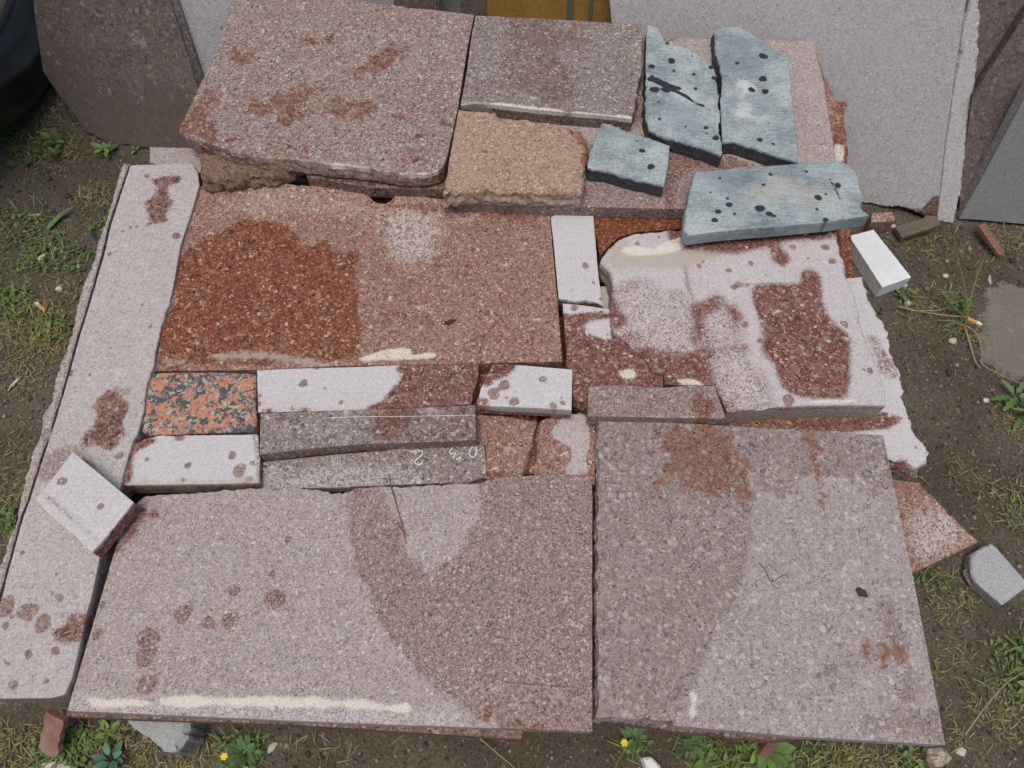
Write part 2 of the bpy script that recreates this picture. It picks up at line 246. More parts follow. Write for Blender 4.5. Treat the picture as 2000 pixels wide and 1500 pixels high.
# ---------------------------------------------------------------- data (metres; ground is z = 0, outlines in each slab's own plane)
SLABS = [
 {'name': 'flagstone', 'label': 'lowest wet slab on the soil, under the left half of the pile', 'cat': 'stone slab', 'mat': 'red_granite', 'o': [-0.3136, 0.6235, 0.04], 't': 0.045, 'chip': 0.002, 'rough': 0.003, 'res': 0.03, 'pts': [(-0.4238, -0.4551, 0), (0.3738, -0.505, 1), (0.3968, 0.4392, 0), (-0.3467, 0.5209, 1)], 'patches': [('wet', 'p', [(-1.5648, 1.7702), (2.1919, 1.7702), (1.1933, -0.7557), (-0.5662, -0.7557)], 0.0)], 'parts': []},
 {'name': 'flagstone', 'label': 'lowest wet slab on the soil, under the right half of the pile', 'cat': 'stone slab', 'mat': 'red_granite', 'o': [0.3497, 0.6008, 0.04], 't': 0.045, 'chip': 0.002, 'rough': 0.003, 'res': 0.03, 'pts': [(-0.2739, -0.4682, 0), (0.1925, -0.4823, 0), (0.3368, 0.4618, 1), (-0.2553, 0.4887, 0)], 'patches': [('wet', 'p', [(-2.228, 1.7929), (1.5287, 1.7929), (0.5301, -0.733), (-1.2294, -0.733)], 0.0)], 'parts': []},
 {'name': 'flagstone', 'label': 'wet slab in the second course, left half', 'cat': 'stone slab', 'mat': 'red_granite', 'o': [-0.2916, 0.5957, 0.08], 't': 0.04, 'chip': 0.002, 'rough': 0.003, 'res': 0.03, 'pts': [(-0.3648, -0.4257, 0), (0.3355, -0.4674, 0), (0.3515, 0.4076, 1), (-0.3222, 0.4855, 0)], 'patches': [('wet', 'p', [(-1.5272, 1.722), (2.1103, 1.722), (1.1434, -0.7238), (-0.5602, -0.7238)], 0.0)], 'parts': []},
 {'name': 'flagstone', 'label': 'wet slab in the second course, right half', 'cat': 'stone slab', 'mat': 'red_granite', 'o': [0.326, 0.5722, 0.08], 't': 0.04, 'chip': 0.002, 'rough': 0.003, 'res': 0.03, 'pts': [(-0.2708, -0.4371, 0), (0.2077, -0.4507, 1), (0.3136, 0.4311, 0), (-0.2505, 0.4567, 0)], 'patches': [('wet', 'p', [(-2.1447, 1.7455), (1.4927, 1.7455), (0.5258, -0.7003), (-1.1778, -0.7003)], 0.0)], 'parts': []},
 {'name': 'flagstone', 'label': 'wet slab in the third course, under the left strip', 'cat': 'stone slab', 'mat': 'red_granite', 'o': [-0.2976, 0.5922, 0.12], 't': 0.04, 'chip': 0.002, 'rough': 0.003, 'res': 0.03, 'pts': [(-0.3825, -0.4209, 1), (0.3473, -0.4615, 0), (0.356, 0.4029, 0), (-0.3208, 0.4795, 0)], 'patches': [('wet', 'p', [(-1.4615, 1.6495), (2.0566, 1.6495), (1.1214, -0.7161), (-0.5263, -0.7161)], 0.0)], 'parts': []},
 {'name': 'flagstone', 'label': 'wet slab in the fourth course, left half of the pile', 'cat': 'stone slab', 'mat': 'red_granite', 'o': [-0.2853, 0.5638, 0.17], 't': 0.05, 'chip': 0.002, 'rough': 0.003, 'res': 0.03, 'pts': [(-0.3544, -0.4161, 0), (0.3124, -0.4481, 0), (0.332, 0.3892, 0), (-0.29, 0.4751, 0)], 'patches': [('wet', 'p', [(-1.3992, 1.5829), (1.9699, 1.5829), (1.0743, -0.6824), (-0.5036, -0.6824)], 0.0)], 'parts': []},
 {'name': 'flagstone', 'label': 'wet slab in the fourth course, rear right of the pile', 'cat': 'stone slab', 'mat': 'red_granite', 'o': [0.3274, 0.7455, 0.17], 't': 0.05, 'chip': 0.002, 'rough': 0.003, 'res': 0.03, 'pts': [(-0.2567, -0.2752, 0), (0.2228, -0.2752, 0), (0.2767, 0.3188, 0), (-0.2428, 0.2316, 0)], 'patches': [('wet', 'p', [(-2.012, 1.4012), (1.3571, 1.4012), (0.4615, -0.8641), (-1.1164, -0.8641)], 0.0)], 'parts': []},
 {'name': 'flagstone', 'label': 'wet slab under the front right square slab', 'cat': 'stone slab', 'mat': 'red_granite', 'o': [0.2979, 0.2789, 0.17], 't': 0.02, 'chip': 0.002, 'rough': 0.003, 'res': 0.03, 'pts': [(-0.2435, -0.1569, 0), (0.2319, -0.1881, 0), (0.2508, 0.1662, 0), (-0.2392, 0.1788, 0)], 'patches': [('wet', 'p', [(-1.9824, 1.8678), (1.3867, 1.8678), (0.4911, -0.3975), (-1.0868, -0.3975)], 0.0)], 'parts': []},
 {'name': 'flagstone', 'label': 'wet slab below the big red slab', 'cat': 'stone slab', 'mat': 'red_granite', 'o': [-0.2485, 0.7157, 0.2], 't': 0.03, 'chip': 0.002, 'rough': 0.003, 'res': 0.03, 'pts': [(-0.2591, -0.2824, 0), (0.2865, -0.2784, 0), (0.2946, 0.2592, 0), (-0.322, 0.3017, 0)], 'patches': [('wet', 'p', [(-1.3913, 1.374), (1.8883, 1.374), (1.0165, -0.8312), (-0.5195, -0.8312)], 0.0)], 'parts': []},
 {'name': 'flagstone', 'label': 'wet slab below the left strip', 'cat': 'stone slab', 'mat': 'red_granite', 'o': [-0.6238, 0.584, 0.2], 't': 0.03, 'chip': 0.002, 'rough': 0.003, 'res': 0.03, 'pts': [(-0.084, -0.4466, 0), (0.0396, -0.4466, 0), (0.0506, 0.0503, 0), (0.0381, 0.3908, 0), (-0.0443, 0.452, 0)], 'patches': [('wet', 'p', [(-1.016, 1.5057), (2.2636, 1.5057), (1.3918, -0.6995), (-0.1442, -0.6995)], 0.0)], 'parts': []},
 {'name': 'flagstone', 'label': 'damp slab under the raised rear slabs', 'cat': 'stone slab', 'mat': 'red_granite', 'o': [-0.0525, 1.1652, 0.228], 't': 0.058, 'chip': 0.002, 'rough': 0.003, 'res': 0.03, 'pts': [(-0.3559, -0.1186, 0), (0.1019, -0.2209, 0), (0.5909, -0.1186, 0), (0.6161, 0.138, 0), (-0.0088, 0.1901, 0), (-0.4655, 0.236, 0), (-0.4787, -0.1061, 0)], 'patches': [('wet', 'p', [(-1.5455, 0.8714), (1.6506, 0.8714), (0.801, -1.2777), (-0.6959, -1.2777)], 0.0)], 'parts': []},
 {'name': 'flagstone', 'label': 'rusty triangular slab corner with white worn middle, poking out at right', 'cat': 'stone slab', 'mat': 'red_granite', 'o': [0.5499, 0.3688, 0.15], 't': 0.03, 'chip': 0.0012, 'rough': 0.003, 'res': 0.004, 'pts': [(-0.1734, 0.059, 0), (-0.1901, -0.154, 0), (0.0344, -0.0664, 0), (0.1436, -0.0198, 1), (0.1101, 0.0238, 0), (0.0787, 0.0732, 0), (-0.0034, 0.0842, 0)], 'patches': [('dust', 'p', [(0.0571, 0.0222), (0.0939, 0.0303), (0.1286, -0.0135), (0.1134, -0.0275), (0.0515, -0.0483), (0.0414, -0.0213)], 0.008), ('damp', 'p', [(-0.23, 0.1098), (0.21, 0.1098), (0.1524, -0.0895), (-0.2629, -0.161)], 0)], 'parts': []},
 {'name': 'flagstone', 'label': 'pale dusty slab with ragged right edge under the white cracked slab', 'cat': 'stone slab', 'mat': 'white_granite', 'o': [0.5436, 0.5838, 0.2], 't': 0.03, 'chip': 0.002, 'rough': 0.004, 'res': 0.004, 'pts': [(-0.4317, 0.1897, 0), (-0.4438, -0.1177, 0), (-0.0089, -0.1301, 1), (0.0226, -0.1231, 1), (0.0439, -0.1294, 1), (0.0594, -0.1375, 1), (0.0737, -0.126, 1), (0.0818, -0.1115, 1), (0.0767, -0.0938, 1), (0.0694, -0.0789, 1), (0.0651, -0.0269, 1), (0.0705, 0.0207, 1), (0.0681, 0.0534, 1), (0.0649, 0.0972, 1), (0.06, 0.1283, 1), (0.0506, 0.1674, 1), (0.0521, 0.2105, 0), (0.0257, 0.2076, 0)], 'patches': [('wet', 'p', [(-0.2504, -0.0363), (0.0339, -0.0486), (0.0298, -0.0729), (-0.037, -0.0789), (-0.2007, -0.0789)], 0.004), ('rust', 'p', [(0.0226, -0.1231), (0.0453, -0.1294), (0.0594, -0.1375), (0.0803, -0.1231), (0.0751, -0.1545), (0.0116, -0.1545)], 0.003), ('drop', 'c', [(0.0647, -0.1041, 0.0027), (0.0628, -0.0191, 0.0023), (0.0528, 0.0584, 0.0036)], 0.0008), ('damp', 'p', [(0.0321, 0.0938), (0.0481, 0.087), (0.0595, 0.0601), (0.0664, 0.0272), (0.0549, 0.0142), (0.0422, 0.0337)], 0.004)], 'parts': []},
 {'name': 'flagstone', 'label': 'wet red slab whose rough front edge shows below the front left slab', 'cat': 'stone slab', 'mat': 'dark_granite', 'o': [-0.2172, 0.1862, 0.2], 't': 0.03, 'chip': 0.0012, 'rough': 0.003, 'res': 0.02, 'pts': [(-0.3561, -0.0821, 0), (-0.0445, -0.093, 0), (0.2289, -0.1092, 0), (0.2315, -0.1068, 1), (0.2432, 0.1917, 0), (-0.303, 0.1995, 0)], 'patches': [('wet', 'p', [(-0.5479, 0.2716), (0.3702, 0.2716), (0.3417, -0.198), (-0.4051, -0.198)], 0)], 'parts': []},
 {'name': 'flagstone', 'label': 'dark broken slab under the front edge of the square slab', 'cat': 'stone slab', 'mat': 'dark_granite', 'o': [0.295, 0.1589, 0.2], 't': 0.028, 'chip': 0.0012, 'rough': 0.003, 'res': 0.02, 'pts': [(-0.1822, -0.0603, 0), (-0.0991, -0.0699, 1), (-0.009, -0.0795, 1), (0.0295, -0.0831, 1), (0.0492, -0.0813, 1), (0.16, -0.0795, 0), (0.2162, 0.219, 0), (-0.1645, 0.2346, 0)], 'patches': [('wet', 'p', [(-1.0601, 0.2989), (0.6231, 0.2989), (0.4517, -0.1707), (-0.9173, -0.1707)], 0)], 'parts': []},
 {'name': 'stone_strip', 'label': 'long narrow pale slab with a groove, along the left side of the pile', 'cat': 'stone slab', 'mat': 'pale_granite', 'o': [-0.6029, 0.5066, 0.24], 't': 0.04, 'chip': 0.0012, 'rough': 0.0018, 'res': 0.004, 'pts': [(-0.0777, 0.3684, 0), (-0.0742, 0.3142, 0), (-0.073, 0.2137, 0), (-0.0736, 0.1397, 0), (-0.072, 0.0696, 0), (-0.0718, -0.0027, 0), (-0.0739, -0.071, 0), (-0.0745, -0.1252, 0), (-0.0767, -0.1499, 0), (-0.0734, -0.266, 0), (-0.0941, -0.3278, 0), (-0.095, -0.3844, 0), (-0.037, -0.3856, 0), (0.0274, -0.385, 0), (0.0423, -0.3808, 0), (0.0464, -0.362, 0), (0.0458, -0.3246, 0), (0.0447, -0.2839, 0), (0.0455, -0.2491, 0), (0.0435, -0.2076, 0), (0.0464, -0.1646, 0), (0.0478, -0.1007, 1), (0.0485, -0.0655, 1), (0.0495, -0.0341, 1), (0.0544, -0.0226, 1), (0.055, 0.0125, 1), (0.049, 0.0573, 1), (0.0523, 0.0857, 1), (0.0492, 0.1529, 1), (0.0541, 0.2277, 0), (0.0488, 0.3217, 0), (0.0534, 0.3873, 0), (0.0559, 0.4538, 0), (0.0477, 0.4833, 0), (0.0339, 0.5038, 0), (-0.0748, 0.5014, 0)], 'patches': [('wet', 'p', [(-0.029, 0.4679), (0.0012, 0.4741), (0.0174, 0.472), (0.0215, 0.4596), (0.0059, 0.4514), (0.0053, 0.4311), (0.0179, 0.415), (0.0119, 0.3912), (0.0136, 0.3756), (-0.0054, 0.3717), (-0.0218, 0.3912), (-0.03, 0.415), (-0.0202, 0.427), (-0.0152, 0.4473)], 0.004), ('wet', 'p', [(-0.0061, 0.0451), (0.0081, 0.042), (0.0324, 0.018), (0.0292, -0.0027), (0.0365, -0.023), (0.0274, -0.0402), (0.0164, -0.0487), (-0.0065, -0.0402), (-0.0233, -0.0459), (-0.0213, -0.023), (-0.0117, -0.0085), (-0.0134, 0.0091), (-0.0244, 0.0209)], 0.004), ('damp', 'p', [(-0.0184, 0.0511), (0.0296, 0.0542), (0.027, 0.042), (-0.0046, 0.039)], 0.003), ('damp', 'p', [(-0.0766, -0.0599), (-0.037, -0.043), (-0.02, -0.0487), (0.0077, -0.0766), (0.0073, -0.0957), (-0.04, -0.0903), (-0.0699, -0.093)], 0.004), ('wet', 'p', [(0.0058, -0.3048), (0.0197, -0.2957), (0.022, -0.2865), (0.0325, -0.2819), (0.0448, -0.2842), (0.0466, -0.3002), (0.0436, -0.316), (0.0188, -0.3182)], 0.002), ('drop', 'c', [(-0.0402, 0.4762, 0.0045), (-0.0558, 0.3525, 0.0029), (-0.0648, 0.3525, 0.0016), (-0.0424, 0.3601, 0.003), (-0.0331, 0.3621, 0.003), (-0.0137, 0.3678, 0.004), (0.0384, 0.3429, 0.0065), (-0.0645, 0.3043, 0.0038)], 0.0008), ('drop', 'c', [(-0.0647, 0.3049, 0.0035), (-0.0419, 0.2207, 0.0021), (0.0118, 0.2034, 0.0027), (-0.0461, 0.1702, 0.0024), (0.0328, 0.1628, 0.0029), (-0.0199, 0.1234, 0.0023), (-0.0408, 0.0758, 0.002), (-0.0708, 0.079, 0.0051), (0.049, 0.0275, 0.0022), (0.0353, -0.0571, 0.0057), (-0.0144, 0.1863, 0.0012), (0.0133, 0.1267, 0.0012)], 0.0008), ('drop', 'c', [(-0.0329, -0.2792, 0.0117), (-0.0088, -0.2939, 0.01), (0.0034, -0.261, 0.005), (-0.0643, -0.2727, 0.0118), (-0.057, -0.2968, 0.0045), (-0.0164, -0.3327, 0.0048), (0.0169, -0.3282, 0.0052), (-0.025, -0.3695, 0.0053), (-0.0196, -0.3801, 0.0021), (-0.0029, -0.3598, 0.0021), (0.0156, -0.3652, 0.003), (-0.0392, -0.3447, 0.0024), (-0.0087, -0.2295, 0.0028), (-0.0077, -0.2551, 0.0023), (-0.0137, -0.261, 0.0016), (-0.0523, -0.2854, 0.0027), (0.0389, -0.2276, 0.0023), (-0.0426, -0.1901, 0.0019), (-0.0628, -0.2006, 0.0029), (0.0134, -0.2854, 0.0022), (-0.0361, -0.2263, 0.0014), (-0.0462, -0.3403, 0.0017), (0.0124, -0.3371, 0.0015), (-0.0537, -0.2444, 0.0014)], 0.0008)], 'parts': [{'name': 'rough_lip', 'pts': [(-0.0807, 0.5026, 0), (-0.0906, 0.5098, 1), (-0.092, 0.4502, 1), (-0.09, 0.3894, 1), (-0.0933, 0.3387, 1), (-0.0899, 0.2971, 1), (-0.0949, 0.2404, 1), (-0.0951, 0.2056, 1), (-0.0899, 0.1544, 1), (-0.0922, 0.0997, 1), (-0.093, 0.071, 1), (-0.0892, 0.0342, 1), (-0.0949, 0.0103, 1), (-0.092, -0.019, 1), (-0.0937, -0.05, 1), (-0.0929, -0.0811, 1), (-0.0905, -0.1318, 1), (-0.0869, -0.149, 1), (-0.088, -0.1999, 1), (-0.0917, -0.2196, 1), (-0.1056, -0.3273, 1), (-0.1095, -0.3841, 0), (-0.1005, -0.3841, 0), (-0.0997, -0.3273, 0), (-0.0791, -0.2654, 0), (-0.0826, -0.149, 0), (-0.0804, -0.1243, 0), (-0.0799, -0.07, 0), (-0.0779, -0.0015, 0), (-0.0782, 0.071, 0), (-0.08, 0.1412, 0), (-0.0795, 0.2154, 0), (-0.0809, 0.3162, 0), (-0.0845, 0.3705, 0)], 't': 0.034, 'mat': 'rough_edge', 'rough': 0.0022, 'chip': 0.003, 'res': 0.004, 'off': 0.0025}]},
 {'name': 'flagstone', 'label': 'big red granite slab with a dark wet patch, middle of the pile', 'cat': 'stone slab', 'mat': 'red_granite', 'o': [-0.2448, 0.8521, 0.233], 't': 0.033, 'chip': 0.0012, 'rough': 0.003, 'res': 0.004, 'pts': [(-0.315, -0.0075, 0), (-0.3117, -0.1169, 0), (-0.3049, -0.2585, 0), (-0.1493, -0.2567, 0), (-0.0318, -0.2495, 0), (0.1341, -0.2468, 0), (0.3225, -0.2422, 0), (0.3189, -0.1418, 0), (0.3128, -0.0183, 0), (0.3087, 0.0682, 0), (0.2092, 0.0762, 1), (0.12, 0.0843, 0), (0.0404, 0.0962, 0), (0.0387, 0.0879, 0), (0.0349, 0.0809, 0), (0.0279, 0.0749, 0), (0.0192, 0.0728, 0), (0.0102, 0.0749, 0), (0.0022, 0.0809, 0), (-0.0027, 0.0879, 0), (-0.0056, 0.0962, 1), (-0.0081, 0.1006, 1), (-0.0701, 0.11, 1), (-0.1521, 0.1182, 1), (-0.233, 0.1158, 0), (-0.3152, 0.1123, 0)], 'patches': [('damp', 'p', [(-0.3254, -0.0075), (-0.266, 0.0478), (-0.0723, 0.0478), (0.0001, 0.0254), (0.1571, 0.0366), (0.3336, 0.0705), (0.3395, -0.2549), (-0.3191, -0.2729), (-0.3314, -0.1418)], 0.02), ('damp', 'p', [(-0.3139, 0.1147), (-0.2328, 0.1147), (-0.2542, 0.082), (-0.2924, 0.0478), (-0.3144, 0.0705)], 0.02), ('wet', 'p', [(-0.2431, 0.0166), (-0.2111, 0.0343), (-0.1397, 0.0254), (-0.1001, -0.0129), (-0.0585, 0.0012), (-0.051, -0.029), (-0.021, -0.029), (-0.0076, -0.0814), (-0.0062, -0.1418), (0.0063, -0.1901), (-0.0014, -0.2367), (-0.0399, -0.2477), (-0.1506, -0.2477), (-0.2998, -0.2531), (-0.3072, -0.2367), (-0.3067, -0.1418), (-0.3083, -0.0502), (-0.2888, -0.0183)], 0.012), ('rust', 'p', [(-0.0057, 0.0936), (0.0318, 0.0705), (0.3068, 0.0648), (0.2977, 0.0478), (0.068, 0.0591)], 0.01), ('dust', 'p', [(0.0426, 0.0422), (0.0771, 0.0534), (0.1132, 0.0366), (0.1239, -0.0075), (0.1002, -0.0502), (0.0573, -0.0449), (0.0375, -0.0075)], 0.012), ('cream', 'p', [(0.0104, -0.2358), (0.0374, -0.2248), (0.0649, -0.2183), (0.0865, -0.2192), (0.0904, -0.2312), (0.1093, -0.2275), (0.1254, -0.2294), (0.1162, -0.2367), (0.0544, -0.2395), (0.0165, -0.2413)], 0.002), ('sand', 'p', [(-0.2233, -0.2303), (-0.1699, -0.2257), (-0.1056, -0.2294), (-0.0398, -0.2486), (-0.0792, -0.2495), (-0.1364, -0.2367), (-0.2076, -0.2386)], 0.003), ('sand', 'p', [(-0.2945, -0.2404), (-0.2592, -0.2386), (-0.2574, -0.2477), (-0.2851, -0.2477)], 0.003)], 'parts': []},
 {'name': 'flagstone', 'label': 'pinkish slab supporting the blue stones, front edge sawn straight', 'cat': 'stone slab', 'mat': 'grey_pink_granite', 'o': [0.2993, 1.1149, 0.258], 't': 0.026, 'chip': 0.0012, 'rough': 0.003, 'res': 0.004, 'pts': [(-0.3949, -0.2049, 0), (-0.2361, -0.2161, 0), (-0.0011, -0.2228, 0), (0.2632, -0.1691, 0), (0.2687, -0.1114, 0), (0.2833, 0.0952, 0), (0.2826, 0.1951, 0), (0.0087, 0.2025, 0), (-0.1001, 0.2098, 0), (-0.3742, 0.2217, 0)], 'patches': [('damp', 'p', [(-0.2542, -0.0975), (0.0707, -0.0231), (0.0448, -0.2361), (-0.2563, -0.2361)], 0.02), ('wet', 'p', [(-0.0276, -0.086), (0.0686, -0.103), (0.0953, -0.1156), (0.1436, -0.1281), (0.0048, -0.1405), (-0.0232, -0.2361), (-0.0398, -0.2206)], 0.01), ('damp', 'p', [(-0.0671, 0.2547), (0.0338, 0.2547), (-0.0506, -0.0357), (-0.0874, -0.0357)], 0.01)], 'parts': []},
 {'name': 'flagstone', 'label': 'brownish red slab edge coloured dark as shade, under the rusty rear slab', 'cat': 'stone slab', 'mat': 'dark_granite', 'o': [-0.2421, 1.068, 0.254], 't': 0.026, 'chip': 0.0012, 'rough': 0.003, 'res': 0.01, 'pts': [(0.0137, -0.125, 0), (0.1241, -0.1284, 0), (0.1387, -0.0947, 0), (0.1476, 0.247, 0), (-0.1227, 0.3067, 0), (-0.1647, 0.0152, 0), (-0.1137, -0.1006, 0), (-0.0229, -0.1203, 0)], 'patches': [('wet', 'p', [(-0.3772, 0.3687), (0.2421, 0.3687), (0.2421, -0.2716), (-0.2603, -0.2716)], 0)], 'parts': []},  # dark granite and all-over wet patch paint in the shadow below the overhang
 {'name': 'flagstone', 'label': 'rusty orange broken slab beside the big leaning pale slab', 'cat': 'stone slab', 'mat': 'red_granite', 'o': [0.5938, 1.1547, 0.23], 't': 0.03, 'chip': 0.0012, 'rough': 0.003, 'res': 0.004, 'pts': [(-0.0452, 0.1534, 0), (-0.0989, -0.171, 1), (-0.0003, -0.1542, 1), (0.013, -0.12, 1), (0.0186, -0.0672, 1), (0.0277, -0.0125, 1), (0.0393, 0.0203, 0), (0.014, 0.0298, 1), (0.0169, 0.0538, 1), (0.0087, 0.083, 0), (0.0062, 0.1845, 0)], 'patches': [('damp', 'p', [(-0.0723, 0.2056), (0.1066, 0.2056), (0.0282, -0.171), (-0.1307, -0.171)], 0), ('rust', 'p', [(0.0131, 0.0879), (0.0487, 0.025), (0.0145, -0.1286), (-0.0095, -0.085), (0.0112, 0.0061)], 0.02), ('cream', 'p', [(-0.0056, -0.0903), (0.0075, -0.0903), (0.0066, -0.1113), (-0.0001, -0.1286), (-0.0109, -0.1264)], 0.002)], 'parts': []},
 {'name': 'rough_stone', 'label': 'rough brown broken stone under the corner of the rusty rear slab', 'cat': 'stone', 'mat': 'brown_stone', 'o': [-0.4685, 1.0115, 0.262], 't': 0.029, 'chip': 0.004, 'rough': 0.006, 'res': 0.004, 'pts': [(-0.0811, 0.0049, 0), (-0.0686, -0.0491, 1), (-0.0567, -0.0633, 1), (-0.0332, -0.0573, 1), (0.0183, -0.0512, 1), (0.0663, -0.041, 1), (0.1269, 0.0018, 0), (0.0936, 0.1276, 0), (-0.0657, 0.1276, 0)], 'side': 'dirty', 'patches': [], 'parts': []},
 {'name': 'flagstone', 'label': 'small pinkish slab end behind the grooved left strip', 'cat': 'stone slab', 'mat': 'grey_pink_granite', 'o': [-0.576, 1.0342, 0.23], 't': 0.03, 'chip': 0.0012, 'rough': 0.003, 'res': 0.004, 'pts': [(-0.0753, -0.0103, 0), (0.0097, -0.0337, 0), (0.0777, -0.0295, 0), (0.0691, 0.0223, 0), (0.002, 0.0245, 0), (-0.0832, 0.0267, 0)], 'patches': [], 'parts': []},
 {'name': 'flagstone', 'label': 'large rear slab with rust blotches and one rounded corner', 'cat': 'stone slab', 'mat': 'speckled_granite', 'o': [-0.3176, 1.0668, 0.29], 't': 0.03, 'chip': 0.0015, 'rough': 0.002, 'res': 0.004, 'pts': [(-0.2335, 0.1679, 0), (-0.2474, 0.079, 1), (-0.2622, -0.0098, 1), (-0.2615, -0.027, 1), (-0.2396, -0.0439, 1), (-0.2036, -0.0571, 1), (-0.1599, -0.0761, 1), (-0.1124, -0.089, 1), (-0.0506, -0.0948, 1), (0.014, -0.1044, 1), (0.0755, -0.1136, 1), (0.1061, -0.1185, 1), (0.1368, -0.1256, 1), (0.161, -0.1272, 0), (0.1788, -0.1232, 0), (0.1937, -0.1185, 0), (0.2018, -0.1084, 0), (0.2074, -0.082, 0), (0.2221, 0.0333, 0), (0.234, 0.1825, 0), (0.2448, 0.2784, 0), (0.0189, 0.3174, 0), (-0.2242, 0.3606, 0)], 'patches': [('rust', 'p', [(-0.2443, 0.0647), (-0.2026, 0.0467), (-0.2185, 0.0289), (-0.2091, -0.0061), (-0.193, -0.0445), (-0.21, -0.053), (-0.234, -0.0403), (-0.2608, -0.0148), (-0.2535, 0.0289)], 0.01), ('rust', 'p', [(-0.1414, 0.0025), (-0.1322, 0.0467), (-0.0996, 0.0647), (-0.0627, 0.0784), (-0.0374, 0.083), (-0.0406, 0.0557), (-0.0501, 0.0289), (-0.0411, 0.0069), (-0.0766, -0.0105), (-0.1168, 0.0069), (-0.1463, -0.0061)], 0.025), ('rust', 'p', [(-0.0021, 0.0467), (0.0395, 0.0467), (0.0673, 0.02), (0.0494, 0.0069), (0.0206, 0.0113), (0.0017, 0.0113)], 0.02), ('rust', 'p', [(0.0322, 0.1248), (0.0639, 0.1391), (0.0837, 0.1825), (0.1235, 0.1874), (0.1117, 0.163), (0.072, 0.1201), (0.0429, 0.1154)], 0.018), ('rust', 'p', [(-0.0709, 0.1973), (-0.0182, 0.2072), (-0.0133, 0.1923), (-0.0629, 0.1874)], 0.02), ('rust', 'p', [(-0.2036, 0.1679), (-0.1678, 0.1727), (-0.1655, 0.1582), (-0.1979, 0.1534)], 0.02), ('rust', 'c', [(-0.1606, -0.053, 0.0097), (-0.0375, -0.0737, 0.0068), (-0.0872, -0.0696, 0.0068), (-0.0567, 0.163, 0.0054), (-0.0626, -0.0696, 0.0061)], 0.004), ('rust', 'c', [(0.1526, -0.0861, 0.0081), (0.1624, -0.0403, 0.0055), (0.1249, 0.0113, 0.0064), (0.1984, -0.0105, 0.0049)], 0.004), ('sand', 'p', [(-0.0962, -0.0922), (-0.0498, -0.0975), (0.0575, -0.1056), (0.0583, -0.1144), (-0.0484, -0.1084)], 0.002), ('cream', 'p', [(0.0141, -0.1056), (0.0508, -0.1084), (0.1062, -0.1193), (0.1428, -0.1264), (0.1729, -0.1244), (0.1937, -0.1185), (0.2014, -0.1579), (0.0197, -0.1579)], 0.003)], 'parts': []},
 {'name': 'flagstone', 'label': 'dark grey-pink slab with white mortar along its front edge, at the rear', 'cat': 'stone slab', 'mat': 'dark_granite', 'o': [0.0791, 1.1816, 0.289], 't': 0.03, 'chip': 0.0012, 'rough': 0.003, 'res': 0.004, 'pts': [(-0.1552, 0.1086, 0), (-0.1612, 0.0136, 0), (-0.1708, -0.0804, 0), (-0.1493, -0.0746, 0), (-0.1109, -0.0768, 0), (-0.0473, -0.0875, 0), (0.016, -0.0963, 0), (0.079, -0.1033, 0), (0.1328, -0.1121, 1), (0.1408, -0.0804, 1), (0.1477, -0.0307, 1), (0.1595, 0.0302, 0), (0.1691, 0.134, 0), (0.1092, 0.1416, 0), (-0.0104, 0.1519, 0), (-0.149, 0.1623, 0)], 'patches': [('damp', 'p', [(-0.079, 0.1545), (0.0237, 0.1442), (0.0386, 0.0837), (-0.0125, 0.0543), (0.019, -0.0029), (0.0323, -0.0848), (-0.031, -0.067), (-0.1113, -0.0399), (-0.079, 0.0302)], 0.04), ('cream', 'p', [(-0.1173, -0.076), (-0.095, -0.0751), (-0.0472, -0.0831), (0.0035, -0.0902), (0.0161, -0.0946), (0.0792, -0.0998), (0.1293, -0.1077), (0.1281, -0.1242), (-0.1172, -0.0848)], 0.003), ('sand', 'p', [(-0.1711, -0.0715), (-0.1174, -0.0742), (-0.1109, -0.0848), (-0.1707, -0.0848)], 0.002)], 'parts': []},
 {'name': 'flagstone', 'label': 'brown gritty slab with chipped front, in front of the dark grey slab', 'cat': 'stone slab', 'mat': 'brown_granite', 'o': [0.0066, 0.969, 0.29], 't': 0.032, 'chip': 0.004, 'rough': 0.0045, 'res': 0.004, 'pts': [(-0.1084, 0.0576, 0), (-0.1153, -0.0206, 1), (-0.1197, -0.0763, 1), (-0.1134, -0.0716, 1), (-0.0927, -0.0686, 1), (-0.0721, -0.062, 1), (-0.0512, -0.0631, 1), (-0.0274, -0.0697, 1), (0.0083, -0.0662, 1), (0.0677, -0.0686, 1), (0.1061, -0.0736, 1), (0.1111, -0.06, 1), (0.1167, -0.0206, 1), (0.1217, 0.0118, 1), (0.1219, 0.0491, 1), (0.1119, 0.0694, 1), (0.0718, 0.0866, 1), (0.025, 0.1039, 1), (-0.0129, 0.1039, 1), (-0.0478, 0.117, 0), (-0.1011, 0.1215, 0)], 'side': 'dirty', 'patches': [('rust', 'p', [(0.0566, 0.1092), (0.1343, 0.0831), (0.1206, -0.0793), (0.1074, -0.0404), (0.1107, 0.0408)], 0.01)], 'parts': []},
